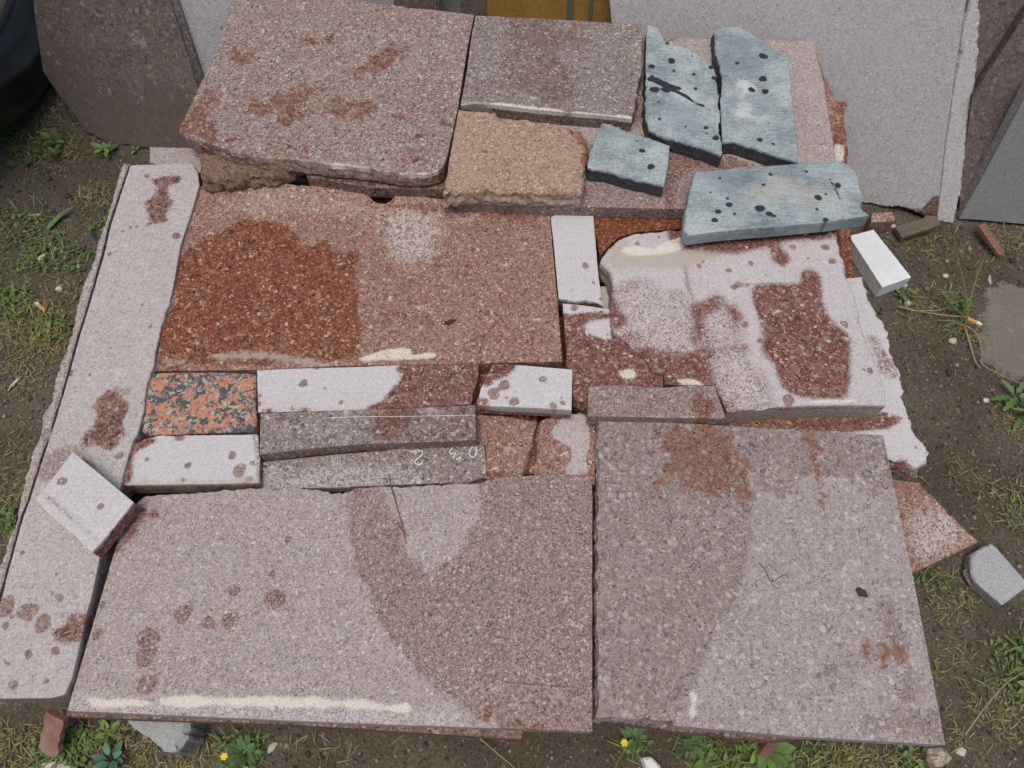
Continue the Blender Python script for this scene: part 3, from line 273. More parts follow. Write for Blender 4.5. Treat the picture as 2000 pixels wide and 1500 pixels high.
 {'name': 'blue_stone', 'label': 'cracked blue-grey stone with curved top edge, next to the dark grey slab', 'cat': 'stone block', 'mat': 'blue_stone', 'o': [0.3039, 1.1527, 0.288], 't': 0.03, 'chip': 0.002, 'rough': 0.0028, 'res': 0.004, 'pts': [(-0.05, 0.1338, 0), (-0.0594, 0.0366, 1), (-0.068, -0.0725, 1), (-0.0646, -0.108, 1), (-0.0425, -0.1229, 1), (-0.0375, -0.1263, 1), (-0.0075, -0.1368, 1), (0.022, -0.1502, 0), (0.0531, -0.168, 1), (0.0624, -0.0725, 1), (0.0658, -0.0189, 1), (0.0692, 0.0225, 0), (0.0663, 0.0532, 0), (0.0473, 0.0748, 0), (0.0266, 0.0991, 0), (0.0046, 0.1139, 0), (-0.0151, 0.1188, 1), (-0.0275, 0.1591, 0), (-0.0452, 0.1642, 0)], 'side': 'broken', 'patches': [('drop', 'c', [(-0.0129, 0.1139, 0.0031), (-0.0091, 0.0651, 0.0065), (-0.0067, 0.039, 0.0026), (-0.0467, 0.0508, 0.0053), (-0.0469, -0.0098, 0.0073), (-0.0416, -0.0415, 0.0029), (-0.0445, -0.0825, 0.0032), (0.0002, -0.1011, 0.0021), (-0.0491, 0.0225, 0.0045), (-0.0259, -0.0098, 0.0074), (-0.0028, -0.0052, 0.0033), (-0.0085, 0.0642, 0.0053), (-0.0066, 0.039, 0.003), (0.0281, 0.0296, 0.0034), (0.0304, 0.0782, 0.0023), (0.0625, 0.0484, 0.0049), (0.064, 0.0202, 0.0045), (-0.0023, -0.0066, 0.0041), (0.0274, -0.0075, 0.0033), (0.035, -0.1037, 0.0042), (0.0356, -0.1178, 0.0021), (-0.0002, -0.102, 0.0018), (0.0493, -0.1284, 0.0052), (-0.0116, 0.1129, 0.0035)], 0.0008), ('wet', 'p', [(-0.0556, 0.0225), (-0.0395, 0.0202), (-0.0119, 0.0017), (0.0067, -0.0075), (-0.0075, -0.0098), (0.0105, -0.0235), (0.023, -0.0415), (0.0383, -0.0482), (0.0365, -0.0548), (0.0197, -0.0424), (0.0066, -0.0302), (-0.0144, -0.0153), (-0.0301, -0.0098), (-0.0287, -0.0052), (-0.047, 0.0086), (-0.0564, 0.0132)], 0.0007), ('damp', 'p', [(-0.031, -0.0548), (0.0063, -0.0637), (0.0341, -0.0986), (-0.0053, -0.1157), (-0.035, -0.0986)], 0.01)], 'parts': []},
 {'name': 'blue_stone', 'label': 'blue-grey stone with one cut corner and white scrapes, rightmost of the upright pair', 'cat': 'stone block', 'mat': 'blue_stone', 'o': [0.4352, 1.1559, 0.288], 't': 0.03, 'chip': 0.0025, 'rough': 0.002, 'res': 0.004, 'pts': [(-0.0556, 0.0861, 1), (-0.0515, 0.0334, 1), (-0.0657, -0.0757, 0), (-0.0712, -0.14, 1), (-0.052, -0.14, 1), (-0.017, -0.1546, 1), (0.0172, -0.1724, 0), (0.0524, -0.1867, 0), (0.0592, -0.1231, 0), (0.0681, -0.013, 0), (0.0778, 0.0716, 0), (0.0651, 0.09, 0), (0.0385, 0.1132, 1), (0.0158, 0.1432, 1), (-0.0056, 0.1605, 1), (-0.0267, 0.1559, 0), (-0.0487, 0.1518, 1)], 'side': 'broken', 'patches': [('drop', 'c', [(0.0308, 0.0749, 0.0073), (-0.0203, 0.0557, 0.0038), (0.0215, 0.0147, 0.0067), (-0.003, -0.013, 0.0059), (0.0209, -0.0176, 0.0059), (-0.0059, -0.1358, 0.0048), (0.0152, -0.1455, 0.0034), (-0.0241, -0.1392, 0.0017), (-0.024, -0.0199, 0.0018), (0.0148, -0.0974, 0.0021)], 0.0008), ('cream', 'p', [(-0.0303, 0.0008), (-0.0154, 0.0147), (0.0016, -0.0038), (-0.0036, -0.0176), (-0.0192, -0.013)], 0.004), ('cream', 'p', [(-0.043, -0.0713), (-0.0285, -0.058), (-0.0203, -0.0447), (-0.012, -0.0536), (-0.0119, -0.0757), (0.0058, -0.0844), (-0.0137, -0.0879), (-0.0416, -0.0844)], 0.005), ('damp', 'p', [(-0.0435, 0.1306), (0.0213, 0.1107), (0.0181, 0.0429), (-0.0226, 0.0334), (-0.0492, 0.0571)], 0.02), ('damp', 'p', [(-0.0581, -0.0402), (-0.0069, -0.0402), (0.0007, -0.0757), (-0.0459, -0.0931)], 0.02)], 'parts': []},
 {'name': 'blue_stone', 'label': 'smallest blue-grey stone, four-sided, beside the brown gritty slab', 'cat': 'stone block', 'mat': 'blue_stone', 'o': [0.1934, 0.9908, 0.288], 't': 0.03, 'chip': 0.0025, 'rough': 0.002, 'res': 0.004, 'pts': [(-0.0461, 0.0463, 1), (-0.0607, 0.0002, 1), (-0.0644, -0.0333, 1), (-0.0418, -0.0373, 1), (-0.0122, -0.0477, 1), (0.023, -0.0612, 0), (0.0603, -0.0746, 0), (0.0707, -0.0325, 0), (0.0783, 0.0159, 0), (0.0399, 0.0369, 1), (0.0066, 0.0505, 1), (-0.0174, 0.0668, 0), (-0.0361, 0.0699, 1)], 'side': 'broken', 'patches': [('drop', 'c', [(0.0296, 0.0043, 0.0048), (0.0419, -0.0325, 0.0057), (0.0235, 0.0264, 0.0017), (0.063, 0.0002, 0.002), (-0.0176, 0.0634, 0.0021)], 0.0008), ('damp', 'p', [(-0.0365, 0.0634), (-0.0056, 0.0548), (-0.0067, 0.0378), (-0.0441, 0.0378)], 0.01)], 'parts': []},
 {'name': 'blue_stone', 'label': 'wide blue-grey stone with ragged right end, overhanging the pile', 'cat': 'stone block', 'mat': 'blue_stone', 'o': [0.4476, 0.8943, 0.286], 't': 0.026, 'chip': 0.0015, 'rough': 0.002, 'res': 0.004, 'pts': [(-0.1494, 0.0182, 1), (-0.1635, -0.0317, 1), (-0.1686, -0.0725, 0), (-0.1627, -0.0805, 0), (-0.1127, -0.0725, 0), (-0.0245, -0.0633, 0), (0.0645, -0.0533, 0), (0.1359, -0.0399, 1), (0.1253, -0.0203, 1), (0.1367, -0.0012, 1), (0.1318, 0.0182, 1), (0.1339, 0.0578, 1), (0.1215, 0.072, 0), (0.1081, 0.0813, 0), (0.027, 0.072, 0), (-0.0658, 0.0619, 0), (-0.1374, 0.0538, 1)], 'side': 'pale', 'patches': [('drop', 'c', [(-0.0979, 0.0407, 0.0026), (-0.1176, 0.0085, 0.0023), (-0.0897, -0.0173, 0.0051), (-0.0909, -0.0039, 0.0029), (-0.11, -0.0317, 0.0048), (-0.1172, -0.0496, 0.0047), (-0.084, -0.0373, 0.0029), (-0.0272, 0.0253, 0.003), (-0.0113, 0.0486, 0.0033), (-0.0406, -0.0252, 0.007), (-0.0268, -0.0365, 0.0048), (-0.0189, -0.041, 0.0032), (0.0505, 0.0546, 0.003), (0.0596, -0.0019, 0.0058), (0.074, 0.0054, 0.0026), (0.0533, -0.0271, 0.0029), (0.0633, -0.0493, 0.0044), (0.0867, 0.0379, 0.002), (0.097, 0.0241, 0.0053), (-0.0469, -0.0012, 0.0016), (-0.0414, 0.0518, 0.002), (0.1156, 0.0046, 0.0013)], 0.0008), ('sand', 'p', [(-0.0466, 0.0261), (-0.0027, 0.0379), (0.0307, 0.0221), (0.0644, 0.0261), (0.0817, 0.0066), (0.0573, -0.0127), (0.0143, -0.005), (-0.029, -0.0165), (-0.0709, -0.0203), (-0.0499, 0.0027)], 0.03), ('wet', 'p', [(0.0884, 0.0339), (0.0944, 0.0104), (0.098, -0.0165), (0.0964, -0.0173), (0.091, 0.0085), (0.0861, 0.0331)], 0.0005), ('damp', 'p', [(-0.1335, 0.0538), (-0.0661, 0.0598), (-0.0537, 0.0182), (-0.0796, 0.0027), (-0.102, 0.0143)], 0.02), ('damp', 'p', [(0.0017, 0.0659), (0.0395, 0.074), (0.0368, 0.0578), (0.0065, 0.0578)], 0.01)], 'parts': []},
 {'name': 'flagstone', 'label': 'white dusty cracked slab with a large red wet patch, right of the pile', 'cat': 'stone slab', 'mat': 'frost_granite', 'o': [0.3366, 0.689, 0.245], 't': 0.044, 'chip': 0.003, 'rough': 0.0025, 'res': 0.004, 'pts': [(-0.1894, 0.1023, 1), (-0.1785, 0.0878, 1), (-0.1753, 0.0628, 0), (-0.1793, 0.0142, 1), (-0.1792, -0.0326, 1), (-0.164, -0.0474, 1), (-0.1433, -0.0683, 1), (-0.1307, -0.0843, 1), (-0.1211, -0.1, 1), (-0.1062, -0.1099, 0), (-0.1035, -0.1251, 0), (-0.032, -0.1269, 0), (-0.0175, -0.1707, 0), (0.051, -0.1639, 0), (0.1047, -0.161, 0), (0.1582, -0.1598, 0), (0.2192, -0.161, 0), (0.2246, -0.1308, 0), (0.2198, -0.0968, 1), (0.2163, -0.049, 1), (0.2106, -0.0227, 1), (0.2125, 0.0279, 0), (0.2094, 0.0699, 1), (0.2101, 0.0878, 1), (0.2061, 0.1354, 0), (0.2083, 0.172, 0), (0.0505, 0.1655, 0), (-0.0523, 0.1699, 1), (-0.0806, 0.1668, 1), (-0.1261, 0.1622, 1), (-0.157, 0.149, 1), (-0.176, 0.1303, 1), (-0.1892, 0.1064, 1)], 'side': 'dirty', 'patches': [('wet', 'p', [(0.0527, 0.0523), (0.074, 0.0593), (0.1149, 0.0611), (0.1297, 0.0628), (0.1356, 0.0806), (0.1566, 0.0835), (0.1643, 0.0699), (0.16, 0.0383), (0.1622, 0.0041), (0.1741, -0.0227), (0.1876, -0.0392), (0.1839, -0.0715), (0.1713, -0.1278), (0.16, -0.1505), (0.0934, -0.149), (0.0718, -0.1339), (0.0614, -0.0968), (0.0497, -0.0651), (0.0536, -0.0392), (0.051, 0.0007), (0.0464, 0.0279)], 0.0035), ('damp', 'p', [(-0.0902, 0.0383), (-0.0722, 0.0453), (-0.046, 0.0211), (-0.0048, 0.0314), (0.0183, 0.0108), (0.0265, -0.0127), (0.0211, -0.0522), (0.0341, -0.0968), (0.0493, -0.1399), (0.0505, -0.1669), (-0.0299, -0.1728), (-0.1328, -0.1339), (-0.1987, -0.0715), (-0.1811, -0.0061), (-0.1723, 0.0453), (-0.1332, 0.0664), (-0.0916, 0.0453)], 0.006), ('dust', 'p', [(-0.1647, 0.0279), (-0.1398, 0.0558), (-0.0919, 0.0418), (-0.053, 0.0279), (-0.0632, 0.0211), (-0.0553, -0.0127), (-0.0595, -0.0522), (-0.0827, -0.0619), (-0.099, -0.0587), (-0.1148, -0.0587), (-0.1535, -0.0161)], 0.012), ('dust', 'p', [(-0.0174, -0.0715), (0.011, -0.0651), (0.03, -0.0874), (0.0377, -0.1278), (0.0488, -0.161), (0.0039, -0.158), (-0.019, -0.1278), (-0.026, -0.0968)], 0.014), ('dust', 'p', [(-0.0328, -0.0127), (-0.0065, 0.0177), (0.0056, 0.0007), (0.0136, -0.0457), (-0.0151, -0.0522)], 0.014), ('wet', 'p', [(-0.1822, -0.0587), (-0.0993, -0.0619), (-0.0637, -0.0651), (-0.0159, -0.0587), (0.0202, -0.0587), (0.0189, -0.0683), (-0.0202, -0.0715), (-0.0295, -0.1031), (-0.0271, -0.1278), (-0.0182, -0.1639), (-0.0537, -0.149), (-0.1318, -0.1217), (-0.1705, -0.0619)], 0.006), ('wet', 'p', [(-0.0525, 0.0142), (-0.0224, 0.0279), (-0.0048, 0.0314), (0.003, 0.0245), (-0.0235, -0.0061), (-0.0406, -0.0326), (-0.0547, -0.0587), (-0.0525, -0.0127)], 0.005), ('wet', 'p', [(0.0074, 0.0142), (0.0207, 0.0074), (0.0274, -0.0061), (0.018, -0.0127), (0.0076, -0.0061)], 0.003), ('wet', 'p', [(-0.1785, 0.0878), (-0.1743, 0.0593), (-0.1682, 0.0177), (-0.1561, -0.0127), (-0.179, -0.0194), (-0.1828, 0.0628)], 0.003), ('wet', 'p', [(-0.0638, 0.1322), (0.0081, 0.1359), (0.0998, 0.1509), (0.2136, 0.166), (0.2106, 0.1509), (0.1288, 0.1452), (0.1094, 0.1359), (0.12, 0.1101), (0.1059, 0.0955), (0.0905, 0.1101), (0.085, 0.1322), (0.0058, 0.1174)], 0.004), ('wet', 'p', [(-0.0449, 0.2007), (0.2234, 0.2007), (0.2121, 0.1584), (0.1291, 0.1471), (-0.0522, 0.1285)], 0.002), ('sand', 'p', [(-0.1764, 0.1248), (-0.1452, 0.1471), (-0.1526, 0.1248), (-0.1354, 0.1174), (-0.0695, 0.1248), (-0.0395, 0.1285), (-0.0227, 0.1266), (0.0056, 0.1155), (-0.0409, 0.0955), (-0.0437, 0.0883), (-0.1313, 0.0919), (-0.1726, 0.0883)], 0.004), ('cream', 'p', [(-0.1509, 0.1285), (-0.1281, 0.1359), (-0.0986, 0.1322), (-0.058, 0.1509), (-0.051, 0.1322), (-0.085, 0.1174), (-0.1355, 0.1155)], 0.004), ('cream', 'p', [(0.1052, -0.158), (0.1224, -0.1514), (0.1706, -0.1514), (0.175, -0.1556), (0.1319, -0.158)], 0.002), ('cream', 'p', [(-0.0873, -0.117), (-0.068, -0.114), (-0.0687, -0.113), (-0.0534, -0.1217), (-0.0488, -0.1293), (-0.0809, -0.1263), (-0.0857, -0.1201)], 0.002), ('drop', 'c', [(0.1299, 0.1335, 0.0051), (0.1832, 0.1324, 0.0061), (0.1897, 0.1037, 0.0056), (0.0551, 0.0994, 0.0044), (0.0165, 0.0853, 0.0043), (0.0779, 0.0753, 0.0031), (-0.023, 0.103, 0.0031), (-0.0302, 0.0939, 0.004), (0.0215, 0.0523, 0.0055), (0.0303, 0.0575, 0.0058), (0.0431, 0.0558, 0.0037), (0.0181, 0.0307, 0.0018), (0.0292, -0.0194, 0.005), (0.0485, -0.049, 0.0046), (0.0755, -0.1526, 0.0086), (0.1856, -0.0184, 0.0056), (0.1883, -0.0706, 0.0026), (0.1983, -0.1006, 0.0025), (0.2083, -0.1022, 0.0045), (-0.0644, 0.0425, 0.0018), (0.1898, 0.0115, 0.0015), (0.1509, 0.1096, 0.0025), (0.138, 0.0279, 0.0001)], 0.0008), ('drop', 'c', [(-0.1278, 0.1396, 0.0041), (-0.0914, 0.1528, 0.0032), (-0.0697, 0.1452, 0.0038)], 0.0008), ('wet', 'p', [(-0.0536, 0.1004), (-0.0515, 0.0842), (-0.051, 0.0558), (-0.0453, 0.0279), (-0.0468, 0.0273), (-0.0535, 0.054), (-0.054, 0.0824), (-0.0558, 0.0994)], 0.0006)], 'parts': []},
 {'name': 'flagstone', 'label': 'wet red slab in the gap left of the white cracked slab', 'cat': 'stone slab', 'mat': 'frost_granite', 'o': [0.1586, 0.5902, 0.236], 't': 0.036, 'chip': 0.0012, 'rough': 0.003, 'res': 0.004, 'pts': [(-0.0683, -0.0118, 1), (-0.0655, -0.0456, 1), (-0.0456, -0.0547, 0), (-0.0362, -0.0649, 0), (0.0687, -0.0564, 0), (0.072, -0.0084, 0), (0.057, 0.0016, 0), (0.0472, 0.0175, 0), (0.0351, 0.0335, 0), (0.0148, 0.0546, 0), (0.0011, 0.0694, 0), (-0.0048, 0.0455, 0), (-0.0755, 0.0197, 0)], 'patches': [('wet', 'p', [(-0.1175, 0.1181), (0.1697, 0.1181), (0.1374, -0.1474), (-0.1216, -0.1474)], 0), ('cream', 'p', [(0.0061, -0.0024), (0.0174, 0.0023), (0.0283, 0.0007), (0.0304, -0.0087), (0.0165, -0.0118)], 0.004)], 'parts': []},
 {'name': 'flagstone', 'label': 'wet rust-red slab showing between the white upright strip and the blue stone', 'cat': 'stone slab', 'mat': 'red_granite', 'o': [0.2155, 0.8702, 0.23], 't': 0.03, 'chip': 0.0012, 'rough': 0.003, 'res': 0.004, 'pts': [(-0.0753, 0.0098, 0), (-0.0682, -0.0555, 0), (-0.0542, -0.0362, 0), (-0.0348, -0.0156, 0), (-0.0009, -0.0035, 0), (0.0731, 0.0031, 0), (0.1526, 0.0098, 0), (0.0898, 0.0378, 0), (-0.0822, 0.0504, 0)], 'patches': [('wet', 'p', [(-0.2155, 0.1744), (0.2478, 0.1744), (0.1972, -0.1579), (-0.2155, -0.1579)], 0), ('rust', 'p', [(-0.0835, 0.0209), (0.0836, 0.0209), (0.0802, -0.0123), (-0.0601, -0.0341)], 0.01)], 'parts': []},
 {'name': 'stone_block', 'label': 'white upright strip with grey drops, right of the big red slab', 'cat': 'stone block', 'mat': 'white_granite', 'o': [0.1096, 0.805, 0.234], 't': 0.034, 'chip': 0.001, 'rough': 0.003, 'res': 0.004, 'pts': [(-0.0391, 0.028, 0), (-0.0342, -0.076, 1), (-0.014, -0.0805, 1), (0.0061, -0.0826, 1), (0.0369, -0.0916, 0), (0.0352, -0.0805, 0), (0.0319, -0.0195, 0), (0.0298, 0.1099, 1), (0.0078, 0.1027, 1), (-0.017, 0.0988, 1), (-0.0434, 0.0913, 0)], 'side': 'red', 'patches': [('drop', 'c', [(0.012, -0.0133, 0.0056), (0.012, -0.0138, 0.0056), (0.024, -0.0481, 0.0031), (-0.0113, -0.0602, 0.0021), (0.0338, -0.0788, 0.0033)], 0.0006)], 'parts': []},
 {'name': 'stone_block', 'label': 'half wet block with a white wedge on it, below the white upright strip', 'cat': 'stone block', 'mat': 'white_granite', 'o': [0.1208, 0.6533, 0.234], 't': 0.032, 'chip': 0.002, 'rough': 0.004, 'res': 0.004, 'pts': [(-0.0372, 0.0033, 0), (-0.0347, -0.0562, 1), (-0.0102, -0.0511, 1), (0.0151, -0.0422, 1), (0.0392, -0.0348, 0), (0.0361, 0.0033, 0), (0.0362, 0.0532, 0), (-0.0055, 0.0601, 0), (-0.0391, 0.0643, 0)], 'side': 'red', 'patches': [('wet', 'p', [(-0.0435, 0.0419), (-0.0234, 0.0436), (0.0112, 0.0464), (0.0368, 0.0436), (0.0363, 0.0351), (0.0162, 0.0328), (-0.0042, 0.0233), (0.0009, 0.01), (0.0173, -0.0016), (0.0368, -0.0049), (0.0479, -0.0065), (0.0429, -0.0422), (-0.0382, -0.0612), (-0.0417, 0.0033)], 0.002), ('drop', 'c', [(-0.0209, 0.0546, 0.0054), (0.0227, 0.0471, 0.003), (0.0289, 0.0043, 0.0023)], 0.0008)], 'parts': []},
 {'name': 'stone_strip', 'label': 'grey-red strip with a round rust spot, behind the front right slab', 'cat': 'stone slab', 'mat': 'grey_pink_granite', 'o': [0.2149, 0.5402, 0.252], 't': 0.03, 'chip': 0.0012, 'rough': 0.0018, 'res': 0.004, 'pts': [(-0.1033, -0.0332, 0), (0.01, -0.0356, 0), (0.098, -0.0367, 0), (0.0933, -0.0097, 0), (0.0877, 0.0168, 0), (0.0497, 0.0174, 0), (0.0146, 0.0143, 1), (-0.014, 0.0155, 1), (-0.054, 0.0189, 1), (-0.0809, 0.0171, 0), (-0.1011, 0.0152, 0)], 'patches': [('damp', 'p', [(-0.1022, 0.0204), (0.0535, 0.0204), (0.0903, 0.0204), (0.0988, -0.039), (0.0097, -0.039), (-0.1047, -0.0361)], 0.01), ('rust', 'p', [(0.0551, -0.0067), (0.0638, -0.0007), (0.0767, -0.0037), (0.0806, -0.0156), (0.0713, -0.0274), (0.0642, -0.0434), (0.0565, -0.0419), (0.0539, -0.0303), (0.0466, -0.0244)], 0.003), ('drop', 'c', [(0.0644, -0.0186, 0.0146)], 0.004)], 'parts': []},
 {'name': 'flagstone', 'label': 'large square slab half darkened by damp, front right of the pile', 'cat': 'stone slab', 'mat': 'clast_granite', 'o': [0.3015, 0.2294, 0.234], 't': 0.03, 'chip': 0.0004, 'rough': 0.003, 'res': 0.004, 'pts': [(-0.1948, -0.1277, 1), (-0.1456, -0.1314, 1), (-0.1035, -0.1341, 0), (-0.102, -0.139, 0), (0.042, -0.1512, 0), (0.2296, -0.1613, 0), (0.2388, 0.0363, 0), (0.2452, 0.2549, 0), (-0.0356, 0.2738, 0), (-0.1741, 0.2797, 1)], 'side': 'pale', 'patches': [('damp', 'p', [(-0.1865, 0.2969), (0.033, 0.2757), (0.041, 0.2142), (0.0359, 0.1368), (0.022, 0.0783), (-0.0009, 0.0227), (-0.0339, -0.0238), (-0.0669, -0.0809), (-0.1013, -0.1409), (-0.2065, -0.1409)], 0.007), ('damp', 'p', [(0.033, 0.2757), (0.2582, 0.2631), (0.2528, 0.1905), (0.2075, 0.1672), (0.1537, 0.1905), (0.0912, 0.1672), (0.0351, 0.1826)], 0.03), ('wet', 'p', [(-0.0746, 0.2631), (-0.0377, 0.2548), (-0.0133, 0.2698), (0.0162, 0.2631), (0.0247, 0.2142), (0.0315, 0.1672), (0.0169, 0.1557), (-0.0252, 0.1672), (-0.09, 0.1749), (-0.0679, 0.2142)], 0.016), ('rust', 'p', [(-0.0746, 0.2631), (-0.0377, 0.2548), (-0.0133, 0.2698), (0.0162, 0.2631), (0.0247, 0.2142), (0.0315, 0.1672), (0.0169, 0.1557), (-0.0252, 0.1672), (-0.09, 0.1749), (-0.0679, 0.2142)], 0.02), ('rust', 'p', [(0.1274, 0.259), (0.1402, 0.259), (0.1397, 0.2142), (0.1391, 0.1672), (0.1292, 0.1368), (0.1304, 0.1672), (0.13, 0.2142)], 0.006), ('wet', 'p', [(0.0184, 0.1672), (0.0319, 0.1595), (0.0241, 0.1293), (0.018, 0.1368)], 0.004), ('damp', 'p', [(0.18, -0.0035), (0.2052, 0.0247), (0.2052, -0.0173), (0.2089, -0.0512), (0.2172, -0.084), (0.2222, -0.1095), (0.188, -0.1117), (0.1902, -0.0622), (0.1347, -0.0753), (0.1012, -0.071), (0.1622, -0.0534), (0.1873, -0.0445)], 0.02), ('rust', 'p', [(0.1571, -0.0556), (0.1999, -0.04), (0.2325, -0.04), (0.2125, -0.0556), (0.1838, -0.06)], 0.02), ('damp', 'p', [(0.1404, -0.1242), (0.2258, -0.1221), (0.2293, -0.1609), (0.1316, -0.1447)], 0.01), ('cream', 'p', [(-0.078, -0.0968), (-0.0702, -0.0979), (-0.0656, -0.1074), (-0.071, -0.1158), (-0.0733, -0.1262), (-0.0789, -0.1262), (-0.0764, -0.1137), (-0.08, -0.1053)], 0.004), ('drop', 'c', [(0.1036, -0.0941, 0.0034), (0.1215, -0.0427, 0.0024), (0.0902, 0.1393, 0.0025), (0.1208, 0.1138, 0.0017), (0.1016, 0.1177, 0.0019), (0.1551, 0.1112, 0.0022), (-0.0051, -0.026, 0.0029), (0.0065, -0.0681, 0.0021), (0.1999, 0.1464, 0.003), (0.0629, -0.12, 0.0031)], 0.002)], 'parts': []},
 {'name': 'flagstone', 'label': 'widest dusty slab with a dark V-shaped damp mark, front left', 'cat': 'stone slab', 'mat': 'grey_pink_granite', 'o': [-0.2341, 0.363, 0.23], 't': 0.03, 'chip': 0.001, 'rough': 0.003, 'res': 0.004, 'pts': [(-0.3235, -0.2552, 0), (0.011, -0.2689, 0), (0.3336, -0.2794, 0), (0.3481, 0.0236, 0), (0.349, 0.0577, 0), (0.3115, 0.0593, 1), (0.2599, 0.06, 1), (0.2208, 0.0569, 1), (0.1827, 0.0491, 1), (0.1571, 0.0452, 1), (0.0731, 0.0413, 1), (0.0547, 0.0421, 1), (0.011, 0.0405, 1), (-0.0066, 0.0336, 1), (-0.0235, 0.0343, 1), (-0.0497, 0.0397, 1), (-0.0879, 0.0413, 1), (-0.1131, 0.0382, 1), (-0.1389, 0.0397, 1), (-0.1774, 0.0382, 1), (-0.2195, 0.0328, 1), (-0.2649, 0.0305, 1), (-0.2893, 0.0251, 1), (-0.3072, 0.0084, 0), (-0.3111, -0.0339, 0)], 'side': 'pale', 'patches': [('damp', 'p', [(-0.0039, 0.0428), (0.0142, -0.0324), (0.038, -0.1031), (0.0662, -0.1566), (0.1021, -0.1951), (0.1431, -0.2293), (0.1892, -0.2564), (0.2118, -0.2695), (0.2341, -0.2858), (0.3416, -0.2858), (0.3598, 0.0664), (0.2046, 0.0585), (0.1872, 0.0046), (0.1636, -0.0469), (0.1299, -0.0823), (0.1051, -0.0718), (0.0856, -0.0397), (0.0683, 0.0046), (0.0437, 0.0428)], 0.009), ('drop', 'c', [(-0.202, -0.1348, 0.0109), (-0.1657, -0.1481, 0.0083), (-0.1393, -0.1448, 0.0102), (-0.0825, -0.1167, 0.0123), (-0.2399, -0.1696, 0.0138), (-0.2391, -0.1888, 0.0124), (-0.2297, -0.2232, 0.0115), (-0.1767, -0.1932, 0.0043), (-0.1389, -0.1065, 0.0059), (-0.0762, -0.0353, 0.0048), (-0.0906, -0.0837, 0.004), (-0.3113, -0.1235, 0.0039), (-0.3083, -0.1631, 0.0064)], 0.003), ('rust', 'p', [(-0.311, -0.0433), (-0.3074, -0.0066), (-0.2784, 0.0084), (-0.2696, 0.0009), (-0.2834, -0.0177), (-0.2936, -0.036)], 0.006), ('rust', 'p', [(0.1871, -0.2625), (0.2049, -0.2594), (0.2252, -0.2698), (0.2787, -0.2708), (0.3011, -0.2677), (0.2964, -0.2739), (0.2252, -0.2759), (0.2072, -0.2625), (0.1938, -0.2646)], 0.003), ('cream', 'p', [(-0.3056, -0.2396), (-0.2225, -0.2445), (-0.2161, -0.2505), (-0.2932, -0.2505)], 0.003), ('cream', 'p', [(-0.2078, -0.2469), (-0.2041, -0.2396), (-0.1347, -0.2378), (-0.0245, -0.2396), (0.0404, -0.242), (0.0829, -0.2493), (0.1028, -0.2487), (0.1026, -0.2564), (0.0608, -0.2552), (0.0027, -0.2517), (-0.0489, -0.2505), (-0.1389, -0.2505), (-0.19, -0.2523)], 0.0035), ('dust', 'p', [(-0.3138, -0.2457), (0.1057, -0.254), (0.1703, -0.2683), (0.0044, -0.2671), (-0.3113, -0.2552)], 0.006)], 'parts': []},
 {'name': 'granite_block', 'label': 'orange and black coarse-grained granite block', 'cat': 'stone block', 'mat': 'orange_granite', 'o': [-0.4867, 0.5363, 0.234], 't': 0.034, 'chip': 0.0018, 'rough': 0.0015, 'res': 0.004, 'pts': [(-0.0682, 0.0308, 1), (-0.069, 0.0093, 1), (-0.0626, -0.0147, 1), (-0.0647, -0.0295, 1), (-0.059, -0.0447, 1), (-0.0427, -0.0529, 0), (0.0224, -0.0485, 0), (0.1057, -0.0471, 1), (0.1064, -0.0236, 1), (0.0995, 0.0093, 1), (0.0919, 0.052, 0), (0.0308, 0.0538, 0), (-0.0242, 0.0538, 0), (-0.0662, 0.052, 1)], 'patches': [], 'parts': []},
 {'name': 'stone_block', 'label': 'pale block with grey drops, directly in front of the orange granite block', 'cat': 'stone block', 'mat': 'white_granite', 'o': [-0.4816, 0.4481, 0.235], 't': 0.034, 'chip': 0.0008, 'rough': 0.0015, 'res': 0.004, 'pts': [(-0.0769, -0.0048, 0), (-0.0761, -0.0297, 0), (-0.0712, -0.0423, 0), (0.0327, -0.0406, 0), (0.122, -0.0385, 1), (0.1149, 0.0008, 0), (0.1079, 0.037, 0), (0.0185, 0.0355, 1), (-0.0393, 0.0344, 1), (-0.0589, 0.0277, 0), (-0.0736, 0.0206, 0)], 'side': 'dark', 'patches': [('wet', 'p', [(-0.0855, 0.0177), (-0.0599, 0.0321), (-0.0408, 0.0292), (-0.0495, 0.0206), (-0.0653, 0.0092), (-0.066, -0.0048), (-0.0605, -0.0352), (-0.0714, -0.0433), (-0.0816, -0.0325)], 0.003), ('drop', 'c', [(-0.047, -0.0029, 0.0034), (0.0139, -0.0118, 0.0044), (0.0116, -0.0347, 0.0035), (0.0752, 0.0036, 0.0057), (0.0894, -0.0201, 0.0092), (0.1069, -0.0085, 0.0036), (0.1057, -0.0338, 0.005), (-0.0059, 0.0321, 0.0063), (0.1002, -0.0393, 0.0023)], 0.0008), ('damp', 'p', [(0.1011, 0.0378), (0.113, 0.0378), (0.1247, -0.0406), (0.1192, -0.0379), (0.1107, 0.0008)], 0.002), ('sand', 'p', [(-0.0549, -0.0374), (0.0317, -0.0352), (0.1179, -0.0297), (0.1196, -0.0406), (-0.0539, -0.042)], 0.004)], 'parts': []},
